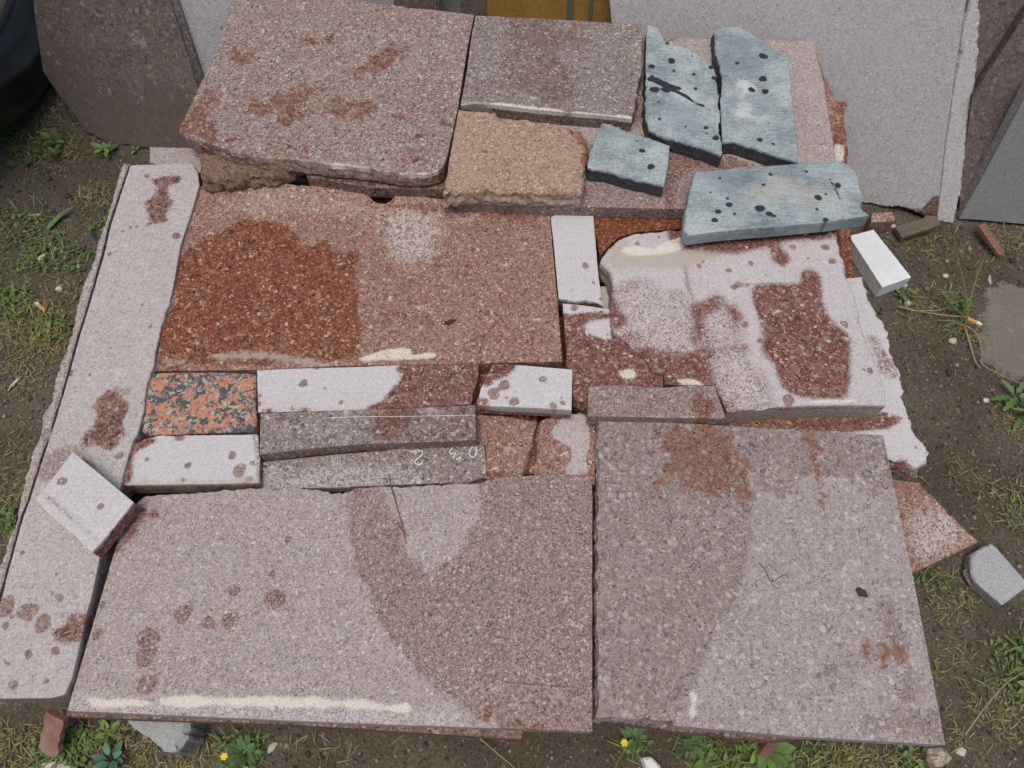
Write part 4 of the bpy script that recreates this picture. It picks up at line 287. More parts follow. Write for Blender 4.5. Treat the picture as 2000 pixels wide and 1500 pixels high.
 {'name': 'stone_block', 'label': 'long block half white and half wet red, in front of the big red slab', 'cat': 'stone block', 'mat': 'white_granite', 'o': [-0.1926, 0.5686, 0.23], 't': 0.03, 'chip': 0.0008, 'rough': 0.0025, 'res': 0.004, 'pts': [(-0.1885, -0.0444, 0), (-0.1776, -0.045, 0), (-0.0766, -0.0421, 0), (0.0577, -0.036, 0), (0.1309, -0.0312, 1), (0.1378, 0.0006, 1), (0.1407, 0.0225, 0), (0.1417, 0.04, 0), (0.0815, 0.0377, 0), (-0.0016, 0.0358, 0), (-0.045, 0.0333, 0), (-0.2012, 0.0288, 0)], 'patches': [('wet', 'p', [(0.0232, 0.0384), (0.0221, 0.0131), (0.0096, -0.0056), (-0.0053, -0.0239), (-0.0281, -0.0421), (0.0051, -0.054), (0.1522, -0.0421), (0.1508, 0.0448)], 0.002), ('wet', 'p', [(-0.1118, 0.0288), (-0.0847, 0.0346), (-0.0155, 0.0358), (0.0257, 0.0416), (-0.0858, 0.0448)], 0.001), ('drop', 'c', [(-0.1259, 0.0044, 0.0061), (-0.0926, -0.0046, 0.0025), (-0.0655, -0.0288, 0.0033), (-0.1891, -0.0315, 0.0044), (-0.1898, -0.0172, 0.0033), (-0.0658, -0.0288, 0.0027)], 0.0008), ('rust', 'p', [(-0.1749, -0.045), (-0.119, -0.0406), (-0.1177, -0.051), (-0.1714, -0.051)], 0.003)], 'parts': []},
 {'name': 'stone_strip', 'label': 'dark grey-red strip with a thin white saw line along it', 'cat': 'stone slab', 'mat': 'dark_granite', 'o': [-0.2142, 0.4891, 0.244], 't': 0.028, 'chip': 0.001, 'rough': 0.003, 'res': 0.004, 'pts': [(-0.1495, -0.0393, 0), (-0.0819, -0.0305, 0), (-0.0086, -0.0232, 0), (0.0655, -0.0208, 0), (0.1621, -0.0167, 0), (0.1593, 0.0399, 0), (0.0622, 0.0348, 0), (-0.0514, 0.0305, 0), (-0.1577, 0.0255, 0)], 'patches': [('wet', 'p', [(0.0253, 0.035), (0.0678, 0.0364), (0.0662, 0.0187), (0.0514, 0.0013), (0.0369, -0.0159), (0.0211, -0.0131), (0.0245, 0.01)], 0.008), ('rust', 'p', [(0.0265, 0.0187), (0.0603, 0.0276), (0.0514, 0.0013), (0.0261, -0.0102)], 0.008), ('wet', 'p', [(0.1343, 0.0364), (0.1476, 0.0379), (0.1403, 0.0158), (0.1304, -0.0045), (0.1254, -0.0102), (0.1323, 0.0158)], 0.004), ('damp', 'p', [(-0.0041, 0.0364), (0.1608, 0.0424), (0.1647, -0.0188), (0.0059, -0.0188)], 0.02), ('rust', 'p', [(-0.1246, 0.0276), (-0.1089, 0.029), (-0.1077, 0.0202), (-0.121, 0.0202)], 0.003), ('dust', 'p', [(-0.0639, 0.0071), (-0.0376, 0.0071), (-0.0359, -0.0102), (-0.0675, -0.0074)], 0.02)], 'parts': []},
 {'name': 'stone_strip', 'label': 'grey-red strip carrying chalk figures', 'cat': 'stone slab', 'mat': 'dark_granite', 'o': [-0.1804, 0.4335, 0.22], 't': 0.02, 'chip': 0.001, 'rough': 0.003, 'res': 0.004, 'pts': [(-0.1797, -0.0278, 0), (-0.0781, -0.0254, 0), (0.025, -0.0207, 0), (0.0767, -0.0184, 1), (0.1211, -0.0168, 1), (0.144, -0.0113, 0), (0.1393, 0.0447, 0), (0.0214, 0.0356, 0), (-0.0836, 0.0257, 0), (-0.186, 0.0144, 0)], 'patches': [('dust', 'p', [(-0.1928, -0.0001), (-0.0821, 0.0119), (0.0316, -0.0081), (0.0473, -0.0239), (-0.188, -0.0317)], 0.02)], 'parts': []},
 {'name': 'flagstone', 'label': 'small red trapezoid slab beside the narrow dark wedge gap', 'cat': 'stone slab', 'mat': 'red_granite', 'o': [-0.0158, 0.4738, 0.214], 't': 0.014, 'chip': 0.0012, 'rough': 0.003, 'res': 0.004, 'pts': [(-0.0377, 0.0085, 0), (-0.0242, 0.0041, 0), (-0.0212, -0.0583, 0), (-0.0102, -0.0583, 0), (0.0302, -0.0472, 1), (0.0452, 0.0041, 1), (0.0543, 0.041, 0), (0.0049, 0.0516, 0), (-0.0414, 0.0546, 0)], 'patches': [('damp', 'p', [(-0.0663, 0.0667), (0.0706, 0.0667), (0.0675, -0.0775), (-0.0617, -0.0775)], 0), ('rust', 'p', [(-0.0156, -0.0416), (0.0053, -0.0388), (0.0028, -0.0583), (-0.018, -0.0583)], 0.006)], 'parts': []},
 {'name': 'flagstone', 'label': 'red slab with a curved pale grey cement patch, left of the square slab', 'cat': 'stone slab', 'mat': 'red_granite', 'o': [0.0768, 0.478, 0.214], 't': 0.014, 'chip': 0.0012, 'rough': 0.003, 'res': 0.004, 'pts': [(-0.038, -0.0001, 1), (-0.0429, -0.026, 0), (-0.0455, -0.0626, 0), (0.0436, -0.0626, 0), (0.0464, -0.026, 0), (0.0485, 0.0368, 0), (0.0323, 0.0519, 0), (-0.0087, 0.0503, 0), (-0.0356, 0.0383, 1)], 'patches': [('damp', 'p', [(-0.0768, 0.0625), (0.0601, 0.0625), (0.0524, -0.0818), (-0.0768, -0.0818)], 0), ('cement', 'p', [(-0.0118, 0.0323), (0.0077, 0.0503), (0.0321, 0.0473), (0.0396, 0.0323), (0.0385, 0.0086), (0.0319, -0.0203), (0.0334, -0.0458), (0.0045, -0.0458), (0.0105, -0.026), (0.0112, -0.0059), (-0.0045, 0.0057), (-0.0151, 0.0116)], 0.003)], 'parts': []},
 {'name': 'stone_block', 'label': 'white block with round red drop marks, centre of the pile', 'cat': 'stone block', 'mat': 'white_granite', 'o': [0.0024, 0.5539, 0.252], 't': 0.026, 'chip': 0.0008, 'rough': 0.0025, 'res': 0.004, 'pts': [(-0.0397, 0.022, 1), (-0.0473, -0.0024, 1), (-0.0532, -0.0293, 0), (-0.0341, -0.0305, 0), (0.0372, -0.0338, 0), (0.0851, -0.037, 0), (0.0889, 0.0312, 0), (-0.0024, 0.04, 0), (-0.0345, 0.04, 1)], 'side': 'halfred', 'patches': [('wet', 'p', [(-0.0379, 0.0469), (0.003, 0.0437), (0.0003, 0.0312), (-0.0132, 0.0174), (-0.0293, 0.0143), (-0.0373, 0.0036), (-0.0454, 0.0097)], 0.002), ('wet', 'p', [(-0.0556, -0.0175), (-0.0423, -0.0175), (-0.0368, -0.0308), (-0.0553, -0.0323)], 0.002), ('drop', 'c', [(-0.0145, 0.0045, 0.0078), (-0.0043, -0.0009, 0.0024), (-0.0291, -0.01, 0.0088), (-0.0112, -0.0169, 0.0027), (0.0008, -0.0234, 0.0069), (0.0439, 0.0143, 0.0054), (0.0589, -0.0302, 0.005), (0.0731, -0.0255, 0.004), (0.0707, -0.016, 0.0021), (-0.0352, 0.0073, 0.0041), (-0.0422, -0.0234, 0.0048)], 0.0008)], 'parts': []},
 {'name': 'stone_block', 'label': 'white block set askew on the grooved left strip', 'cat': 'stone block', 'mat': 'white_granite', 'o': [-0.5905, 0.3684, 0.266], 't': 0.026, 'chip': 0.0007, 'rough': 0.0015, 'res': 0.004, 'pts': [(-0.0466, 0.0377, 0), (-0.0615, 0.0049, 0), (-0.0394, -0.0154, 0), (-0.0006, -0.0429, 0), (0.0336, -0.0692, 1), (0.0548, -0.033, 0), (0.0727, 0.0006, 0), (0.0172, 0.0417, 0), (-0.0303, 0.0755, 0)], 'side': 'red', 'patches': [('drop', 'c', [(-0.0332, 0.0316, 0.0059), (0.0291, -0.0048, 0.0046)], 0.0008), ('damp', 'p', [(-0.0493, 0.0116), (-0.0236, -0.0064), (0.0052, -0.028), (0.0328, -0.0467), (0.031, -0.0491), (0.0036, -0.031), (-0.0251, -0.0098), (-0.0511, 0.009)], 0.0003)], 'parts': []},
 {'name': 'marble_block', 'label': 'clean white marble block on the soil at right', 'cat': 'stone block', 'mat': 'marble', 'o': [0.7256, 0.9614, 0.034], 't': 0.034, 'chip': 0.0008, 'rough': 0.001, 'res': 0.004, 'pts': [(-0.0089, -0.0727, 0), (0.0527, -0.0485, 0), (0.0042, 0.0688, 0), (-0.048, 0.0524, 0)], 'patches': [], 'parts': []},
 {'name': 'grey_stone', 'label': 'loose grey flat stone on the soil at the right border', 'cat': 'stone', 'mat': 'cement_stone', 'o': [0.7786, 0.342, 0.02], 't': 0.024, 'chip': 0.002, 'rough': 0.002, 'res': 0.004, 'pts': [(-0.0264, 0.0246, 1), (-0.0328, -0.0021, 1), (-0.0284, -0.023, 0), (0.0023, -0.0567, 0), (0.0547, -0.0253, 0), (0.0183, 0.039, 0), (0.0122, 0.0435, 1)], 'patches': [], 'parts': []},
 {'name': 'grey_stone', 'label': 'pointed grey stone poking out under the front left slab', 'cat': 'stone', 'mat': 'cement_stone', 'o': [-0.5008, 0.101, 0.07], 't': 0.07, 'chip': 0.003, 'rough': 0.003, 'res': 0.004, 'pts': [(-0.0761, 0.0422, 0), (-0.0533, 0.0109, 1), (-0.0233, -0.0084, 1), (-0.0054, -0.0207, 1), (0.0141, -0.0293, 1), (0.0297, -0.0316, 1), (0.0401, -0.0138, 1), (0.041, 0.0085, 1), (0.0332, 0.0422, 0)], 'patches': [], 'parts': []},
 {'name': 'stone_chunk', 'label': 'small dark red stone cube at the foot of the leaning pale slab', 'cat': 'stone', 'mat': 'red_granite', 'o': [0.7553, 1.0625, 0.035], 't': 0.035, 'chip': 0.002, 'rough': 0.002, 'res': 0.004, 'pts': [(-0.0264, -0.0143, 0), (0.0235, -0.0088, 0), (0.0233, 0.0127, 0), (-0.0204, 0.0104, 0)], 'patches': [], 'parts': []},
 {'name': 'stone_chunk', 'label': 'knobbly beige stone below the right corner of the square slab', 'cat': 'stone', 'mat': 'sandstone', 'o': [0.624, 0.0657, 0.03], 't': 0.035, 'chip': 0.006, 'rough': 0.003, 'res': 0.004, 'pts': [(-0.0147, -0.003, 1), (-0.0093, -0.0123, 1), (0.0122, -0.0095, 1), (0.0176, -0.0006, 1), (0.0076, 0.0131, 1), (-0.0135, 0.0124, 1)], 'patches': [], 'parts': []},
 {'name': 'stone_chip', 'label': 'small white stone chip at the bottom border', 'cat': 'stone', 'mat': 'marble', 'o': [0.2032, 0.0559, 0.02], 't': 0.025, 'chip': 0.003, 'rough': 0.002, 'res': 0.004, 'pts': [(-0.0079, -0.0044, 1), (0.0045, -0.0114, 1), (0.0131, -0.002, 1), (0.001, 0.0093, 1), (-0.0108, 0.0086, 1)], 'patches': [], 'parts': []},
 {'name': 'leaning_flagstone', 'label': 'very large pale slab with rough pale right border, leaning behind the pile', 'cat': 'stone slab', 'mat': 'leaning_pale', 'o': [0.6689, 1.2255, 0.1191], 't': 0.03, 'chip': 0.002, 'rough': 0.003, 'res': 0.006, 'pts': [(-0.5689, 0.2485, 0), (-0.5038, 0.0713, 0), (-0.406, -0.2049, 0), (-0.0199, -0.1712, 0), (0.0706, -0.1489, 1), (0.1048, -0.1354, 1), (0.1391, -0.1324, 1), (0.172, -0.1226, 1), (0.2108, -0.1271, 1), (0.254, -0.1334, 0), (0.1999, 0.0202, 0), (0.1441, 0.1944, 0), (0.1213, 0.267, 0), (0.082, 0.3746, 0)], 'uvn': [[0.9336, -0.3584, 0.0], [0.1627, 0.4238, 0.891], [-0.3193, -0.8318, 0.454]], 'patches': [('wet', 'p', [(0.1074, -0.1461), (0.1736, -0.1262), (0.2188, -0.1125), (0.2203, -0.0921), (0.2266, -0.0823), (0.2377, -0.0829), (0.2593, -0.1408), (0.1229, -0.1831)], 0.006), ('sand', 'p', [(-0.0609, 0.1229), (-0.0266, 0.1742), (0.0361, 0.1854), (0.0591, 0.1713), (0.0236, 0.1363), (-0.0317, 0.1026)], 0.02), ('wet', 'p', [(-0.082, 0.2139), (-0.079, 0.2124), (-0.0863, 0.1948), (-0.0891, 0.1951)], 0.001)], 'parts': [{'name': 'rough_border', 'pts': [(0.287, -0.1321, 1), (0.2812, -0.1047, 1), (0.2715, -0.0679, 1), (0.2486, -0.0057, 1), (0.226, 0.0611, 1), (0.2138, 0.0931, 1), (0.1982, 0.1403, 1), (0.1804, 0.1854, 1), (0.1637, 0.2292, 1), (0.1453, 0.2712, 1), (0.1026, 0.3782, 0), (0.0838, 0.3745, 0), (0.1233, 0.2664, 0), (0.1462, 0.1935, 0), (0.2023, 0.0186, 0), (0.2566, -0.1358, 1)], 't': 0.022, 'mat': 'rough_pale', 'rough': 0.003, 'chip': 0.003, 'res': 0.005, 'off': 0.008}]},
 {'name': 'leaning_flagstone', 'label': 'wet brown slab with muddy foot, leaning beside the tyre', 'cat': 'stone slab', 'mat': 'wet_brown', 'o': [-0.807, 1.3583, 0.1631], 't': 0.028, 'chip': 0.0012, 'rough': 0.003, 'res': 0.008, 'pts': [(-0.1769, 0.114, 0), (-0.1873, 0.0579, 0), (-0.2006, -0.0529, 0), (-0.1679, -0.1081, 1), (-0.1256, -0.1676, 0), (-0.076, -0.184, 1), (0.0318, -0.1756, 0), (0.1811, -0.1599, 0), (0.2109, -0.1254, 0), (0.1672, -0.0089, 0), (0.1476, 0.0823, 0), (0.1331, 0.1458, 0), (0.1286, 0.1643, 0), (0.1153, 0.2318, 0), (-0.1814, 0.1862, 0)], 'uvn': [[0.9613, -0.2756, 0.0], [0.1121, 0.391, 0.9135], [-0.2518, -0.8782, 0.4067]], 'side': 'pale', 'patches': [('sand', 'p', [(-0.2006, -0.0529), (-0.1089, 0.001), (-0.048, -0.0615), (0.0817, -0.0439), (0.1809, -0.0694), (0.1882, -0.1706), (-0.0785, -0.1949), (-0.1601, -0.1625)], 0.05), ('dust', 'p', [(0.0384, 0.0697), (0.0528, 0.062), (0.0583, 0.0491), (0.0465, 0.0505)], 0.01)], 'parts': []},
 {'name': 'leaning_flagstone', 'label': 'pale lavender slab leaning behind the wet brown slab at left', 'cat': 'stone slab', 'mat': 'leaning_pale', 'o': [-0.6209, 1.3617, 0.1917], 't': 0.028, 'chip': 0.0012, 'rough': 0.003, 'res': 0.01, 'pts': [(-0.0531, 0.1465, 0), (-0.0667, 0.0316, 0), (-0.039, -0.1789, 0), (0.0461, -0.1655, 0), (0.1126, 0.1664, 0)], 'uvn': [[0.9781, -0.2079, 0.0], [0.0779, 0.3664, 0.9272], [-0.1928, -0.9069, 0.3746]], 'patches': [('drop', 'c', [(0.0381, 0.0511, 0.0043), (0.0354, 0.0422, 0.0029), (0.0522, 0.0682, 0.0021), (0.0372, 0.039, 0.0025)], 0.002)], 'parts': []},
 {'name': 'leaning_flagstone', 'label': 'dark brown wet slab leaning at the far right, behind all others there', 'cat': 'stone slab', 'mat': 'wet_brown', 'o': [0.934, 1.2151, 0.2181], 't': 0.03, 'chip': 0.0012, 'rough': 0.003, 'res': 0.01, 'pts': [(-0.1632, 0.1853, 0), (-0.0642, 0.0609, 0), (-0.006, -0.1409, 0), (0.0259, -0.1735, 0), (0.1702, -0.1452, 0), (0.0374, 0.2134, 0)], 'uvn': [[0.9703, -0.2419, 0.0], [0.0984, 0.3947, 0.9135], [-0.221, -0.8864, 0.4067]], 'patches': [], 'parts': []},
 {'name': 'leaning_flagstone', 'label': 'second dark brown slab with slanted left edge, leaning at the far right', 'cat': 'stone slab', 'mat': 'wet_brown', 'o': [0.9508, 1.1634, 0.1755], 't': 0.03, 'chip': 0.0012, 'rough': 0.003, 'res': 0.01, 'pts': [(-0.0478, 0.2122, 0), (-0.0638, 0.1236, 0), (-0.077, 0.0504, 0), (-0.0621, -0.0022, 0), (-0.0245, -0.1334, 0), (-0.0054, -0.1794, 0), (0.0506, -0.1752, 0), (0.1997, -0.1167, 0), (0.0303, 0.2206, 0)], 'uvn': [[0.9848, -0.1736, 0.0], [0.065, 0.3689, 0.9272], [-0.161, -0.9131, 0.3746]], 'patches': [], 'parts': []},
 {'name': 'leaning_flagstone', 'label': 'grey slab with pale sawn side, leaning at the right border', 'cat': 'stone slab', 'mat': 'leaning_grey', 'o': [1.0033, 1.104, 0.0988], 't': 0.03, 'chip': 0.0012, 'rough': 0.003, 'res': 0.008, 'pts': [(-0.0652, 0.1923, 0), (-0.0658, 0.0249, 0), (-0.0692, -0.1004, 0), (-0.0237, -0.1001, 0), (0.0667, -0.105, 0), (0.1417, -0.1082, 0), (0.0154, 0.1965, 0)], 'uvn': [[0.9976, -0.0698, 0.0], [0.0169, 0.2413, 0.9703], [-0.0677, -0.9679, 0.2419]], 'side': 'pale', 'patches': [], 'parts': []},
 {'name': 'standing_flagstone', 'label': 'pale slab standing behind the rusty rear slab', 'cat': 'stone slab', 'mat': 'leaning_pale', 'o': [-0.3763, 1.5975, 0.1764], 't': 0.025, 'chip': 0.0012, 'rough': 0.003, 'res': 0.02, 'pts': [(-0.188, 0.1225, 0), (-0.0494, -0.1165, 0), (0.1006, -0.1286, 0), (0.1368, 0.1225, 0)], 'uvn': [[1.0, -0.0, 0.0], [0.0, 0.2079, 0.9781], [-0.0, -0.9781, 0.2079]], 'patches': [], 'parts': []},
 {'name': 'standing_flagstone', 'label': 'dark red-brown slab standing behind the rusty rear slab', 'cat': 'stone slab', 'mat': 'wet_brown', 'o': [-0.2097, 1.5792, 0.1842], 't': 0.025, 'chip': 0.0012, 'rough': 0.003, 'res': 0.02, 'pts': [(-0.0315, 0.1257, 0), (-0.063, -0.1227, 0), (0.0364, -0.1287, 0), (0.0581, 0.1257, 0)], 'uvn': [[1.0, -0.0, 0.0], [0.0, 0.2079, 0.9781], [-0.0, -0.9781, 0.2079]], 'patches': [], 'parts': []},
 {'name': 'standing_flagstone', 'label': 'bluish grey narrow slab standing behind the gap between two rear slabs', 'cat': 'stone slab', 'mat': 'leaning_grey', 'o': [-0.1389, 1.6313, 0.1474], 't': 0.025, 'chip': 0.0012, 'rough': 0.003, 'res': 0.02, 'pts': [(-0.0156, 0.1299, 0), (-0.0348, -0.1268, 0), (0.0171, -0.133, 0), (0.0333, 0.1299, 0)], 'uvn': [[1.0, -0.0, 0.0], [0.0, 0.2079, 0.9781], [-0.0, -0.9781, 0.2079]], 'patches': [], 'parts': []},
 {'name': 'standing_flagstone', 'label': 'brown slab with pale right edge standing beside the ochre board', 'cat': 'stone slab', 'mat': 'wet_brown', 'o': [-0.059, 1.5438, 0.2059], 't': 0.025, 'chip': 0.0012, 'rough': 0.003, 'res': 0.02, 'pts': [(-0.043, 0.1259, 0), (-0.0574, -0.1229, 0), (0.0486, -0.1289, 0), (0.0518, 0.1259, 0)], 'uvn': [[1.0, -0.0, 0.0], [0.0, 0.2079, 0.9781], [-0.0, -0.9781, 0.2079]], 'patches': [], 'parts': []},
 {'name': 'mud_patch', 'label': 'flat patch of pale dried cement slurry on the soil at right', 'cat': 'cement patch', 'mat': 'dry_mud', 'o': [0.9632, 0.8157, 0.0005], 't': 0.02, 'chip': 0.006, 'rough': 0.01, 'res': 0.006, 'pts': [(-0.0429, 0.0494, 1), (-0.0653, -0.0095, 1), (-0.0752, -0.0663, 1), (-0.0491, -0.0994, 1), (-0.0076, -0.1048, 1), (0.067, -0.1103, 1), (0.1116, 0.0256, 1), (0.0642, 0.0981, 1), (0.0177, 0.1129, 1), (-0.0205, 0.1042, 1)], 'patches': [], 'parts': []},
]
CHALK = [[[-0.1506, 0.4635, 0.2204], [-0.142, 0.4645, 0.2204], [-0.1339, 0.465, 0.2204], [-0.1321, 0.4622, 0.2204], [-0.1339, 0.4571, 0.2204], [-0.1395, 0.4522, 0.2204], [-0.1427, 0.4481, 0.2204], [-0.1411, 0.4449, 0.2204], [-0.1364, 0.4439, 0.2204], [-0.1321, 0.4449, 0.2204], [-0.1321, 0.4474, 0.2204]], [[-0.0883, 0.4699, 0.2204], [-0.0906, 0.4664, 0.2204], [-0.0912, 0.4618, 0.2204], [-0.0884, 0.4604, 0.2204], [-0.0839, 0.4622, 0.2204], [-0.083, 0.4602, 0.2204], [-0.0854, 0.4571, 0.2204], [-0.0863, 0.4524, 0.2204]], [[-0.0823, 0.4526, 0.2204], [-0.0778, 0.4528, 0.2204], [-0.0751, 0.4553, 0.2204], [-0.0778, 0.4552, 0.2204]], [[-0.0684, 0.4756, 0.2204], [-0.0686, 0.4717, 0.2204], [-0.0707, 0.4691, 0.2204]], [[-0.057, 0.4742, 0.2204], [-0.0605, 0.4689, 0.2204], [-0.0629, 0.4622, 0.2204], [-0.0617, 0.4571, 0.2204], [-0.0575, 0.455, 0.2204], [-0.0536, 0.4589, 0.2204], [-0.0526, 0.465, 0.2204], [-0.0528, 0.4717, 0.2204], [-0.055, 0.4742, 0.2204], [-0.057, 0.4742, 0.2204]]]
SAW_LINE = [[-0.2718, 0.5077, 0.2444], [-0.2267, 0.5094, 0.2444], [-0.1512, 0.5102, 0.2444], [-0.0537, 0.5119, 0.2444]]
TWIGS = [('dry brown twig lying across the front left slab', 0.0012, [[[-0.1768, 0.4238, 0.232], [-0.1725, 0.4051, 0.232], [-0.1652, 0.3843, 0.232], [-0.157, 0.3595, 0.232], [-0.1518, 0.3446, 0.232], [-0.146, 0.3213, 0.232]], [[-0.1887, 0.4168, 0.232], [-0.1815, 0.4176, 0.232], [-0.174, 0.416, 0.232]], [[-0.1601, 0.352, 0.232], [-0.156, 0.3446, 0.232], [-0.1507, 0.3387, 0.232]]]), ('forked thin twig on the square slab', 0.0008, [[[0.3351, 0.2938, 0.2352], [0.3432, 0.2828, 0.2352], [0.3482, 0.2682, 0.2352], [0.3652, 0.2767, 0.2352], [0.3732, 0.2738, 0.2352]], [[0.3475, 0.2921, 0.2352], [0.3556, 0.2847, 0.2352], [0.3652, 0.2767, 0.2352]], [[0.3513, 0.2731, 0.2352], [0.3478, 0.2658, 0.2352], [0.3563, 0.2586, 0.2352]]]), ('hair-thin curved stalk on the damp part of the front left slab', 0.0005, [[[-0.008, 0.142, 0.2308], [0.0091, 0.1394, 0.2308], [0.0455, 0.1373, 0.2308], [0.0818, 0.1351, 0.2308], [0.082, 0.1277, 0.2308], [0.0769, 0.1239, 0.2308], [0.069, 0.1234, 0.2308]]]), ('thin dry stalk on soil below the front left slab', 0.0012, [[[-0.0534, 0.0964, 0.012], [-0.0303, 0.0777, 0.012], [0.0037, 0.0518, 0.012], [0.0223, 0.0317, 0.012]]]), ('bent dry root on the soil at right', 0.002, [[[0.8694, 0.8131, 0.008], [0.8688, 0.7674, 0.008], [0.8688, 0.7395, 0.008], [0.8748, 0.723, 0.008]], [[0.8736, 0.8177, 0.008], [0.8892, 0.7958, 0.008], [0.886, 0.7562, 0.008], [0.8794, 0.7362, 0.008], [0.8923, 0.7209, 0.008], [0.9426, 0.6884, 0.008]]]), ('long dry stem on the soil beside the tuft', 0.0016, [[[0.7519, 0.8611, 0.01], [0.7842, 0.8504, 0.01], [0.841, 0.8398, 0.01], [0.8796, 0.8363, 0.01]], [[0.773, 0.8491, 0.012], [0.8229, 0.8503, 0.012], [0.8495, 0.8574, 0.012]]]), ('dry straw stalk near the right border', 0.0014, [[[0.6651, 0.0951, 0.03], [0.706, 0.1336, 0.03], [0.746, 0.166, 0.03], [0.7826, 0.1844, 0.03]]]), ('dry brown stalk between triangle slab and right border', 0.0014, [[[0.7578, 0.3845, 0.05], [0.7955, 0.3862, 0.05], [0.8338, 0.376, 0.05]]])]
LEAVES = [('curled dark brown dry leaf on the square slab', [[0.4588, 0.2577, 0.236], [0.4654, 0.2525, 0.236], [0.4722, 0.2473, 0.236]], 0.0055), ('tiny curled brown leaf on the big red slab', [[-0.1071, 0.676, 0.235], [-0.0991, 0.6788, 0.235], [-0.0903, 0.6837, 0.235]], 0.004)]
BUTTS = [('cigarette butt on grass left of the pile', [-0.9311, 0.8717, 0.012], [-0.9068, 0.8527, 0.012]), ('cigarette butt beside the grass tuft at right', [0.9105, 0.8268, 0.012], [0.8834, 0.8432, 0.012])]
CHIPS = [('white plastic scrap on the soil near the tyre side', [-0.9967, 1.0954, 0.006], 0.014, 0.003, 5), ('small white chip in the left grass', [-0.9543, 0.9863, 0.008], 0.009, 0.005, 60), ('white pebble beside the pale strip', [-0.8941, 0.9048, 0.008], 0.008, 0.006, 10), ('white pebble below the grass tuft', [0.8447, 0.7902, 0.006], 0.008, 0.006, 35), ('cream pebble near the marble block', [0.8731, 0.9446, 0.006], 0.006, 0.005, 0), ('narrow white curved chip at right', [0.9583, 0.9346, 0.006], 0.012, 0.003, 75), ('pale pebble near the marble block corner', [0.7808, 0.9171, 0.008], 0.008, 0.006, 20), ('cream crumb of mortar below the marble block', [0.777, 0.8758, 0.006], 0.008, 0.005, 0), ('cream lump at the foot of the grey leaning slab', [0.9787, 1.0542, 0.01], 0.008, 0.008, 30), ('white bone-like splinter in left grass', [-0.9251, 0.697, 0.01], 0.018, 0.003, 65), ('pale pebble below the soil stalk', [0.8695, 0.6598, 0.006], 0.006, 0.005, 0), ('pale shard at the bottom left border', [-0.6753, 0.0539, 0.01], 0.022, 0.008, 0), ('tan chip below the front left slab', [-0.3559, 0.0794, 0.006], 0.009, 0.005, 50), ('pale crumb beside the beige stone', [0.6691, 0.0745, 0.008], 0.008, 0.006, 0), ('white crumb beside the red stone cube', [0.7934, 1.0686, 0.012], 0.006, 0.005, 0)]
PILE = [[-0.7816, 0.1129], [0.594, 0.0801], [0.6188, 0.3305], [0.7177, 0.3626], [0.6591, 0.4639], [0.6758, 0.7988], [0.6487, 0.9869], [0.7372, 1.5426], [-0.8008, 1.6849], [-0.6972, 1.2283], [-0.8001, 1.1716], [-0.7966, 0.4552]]
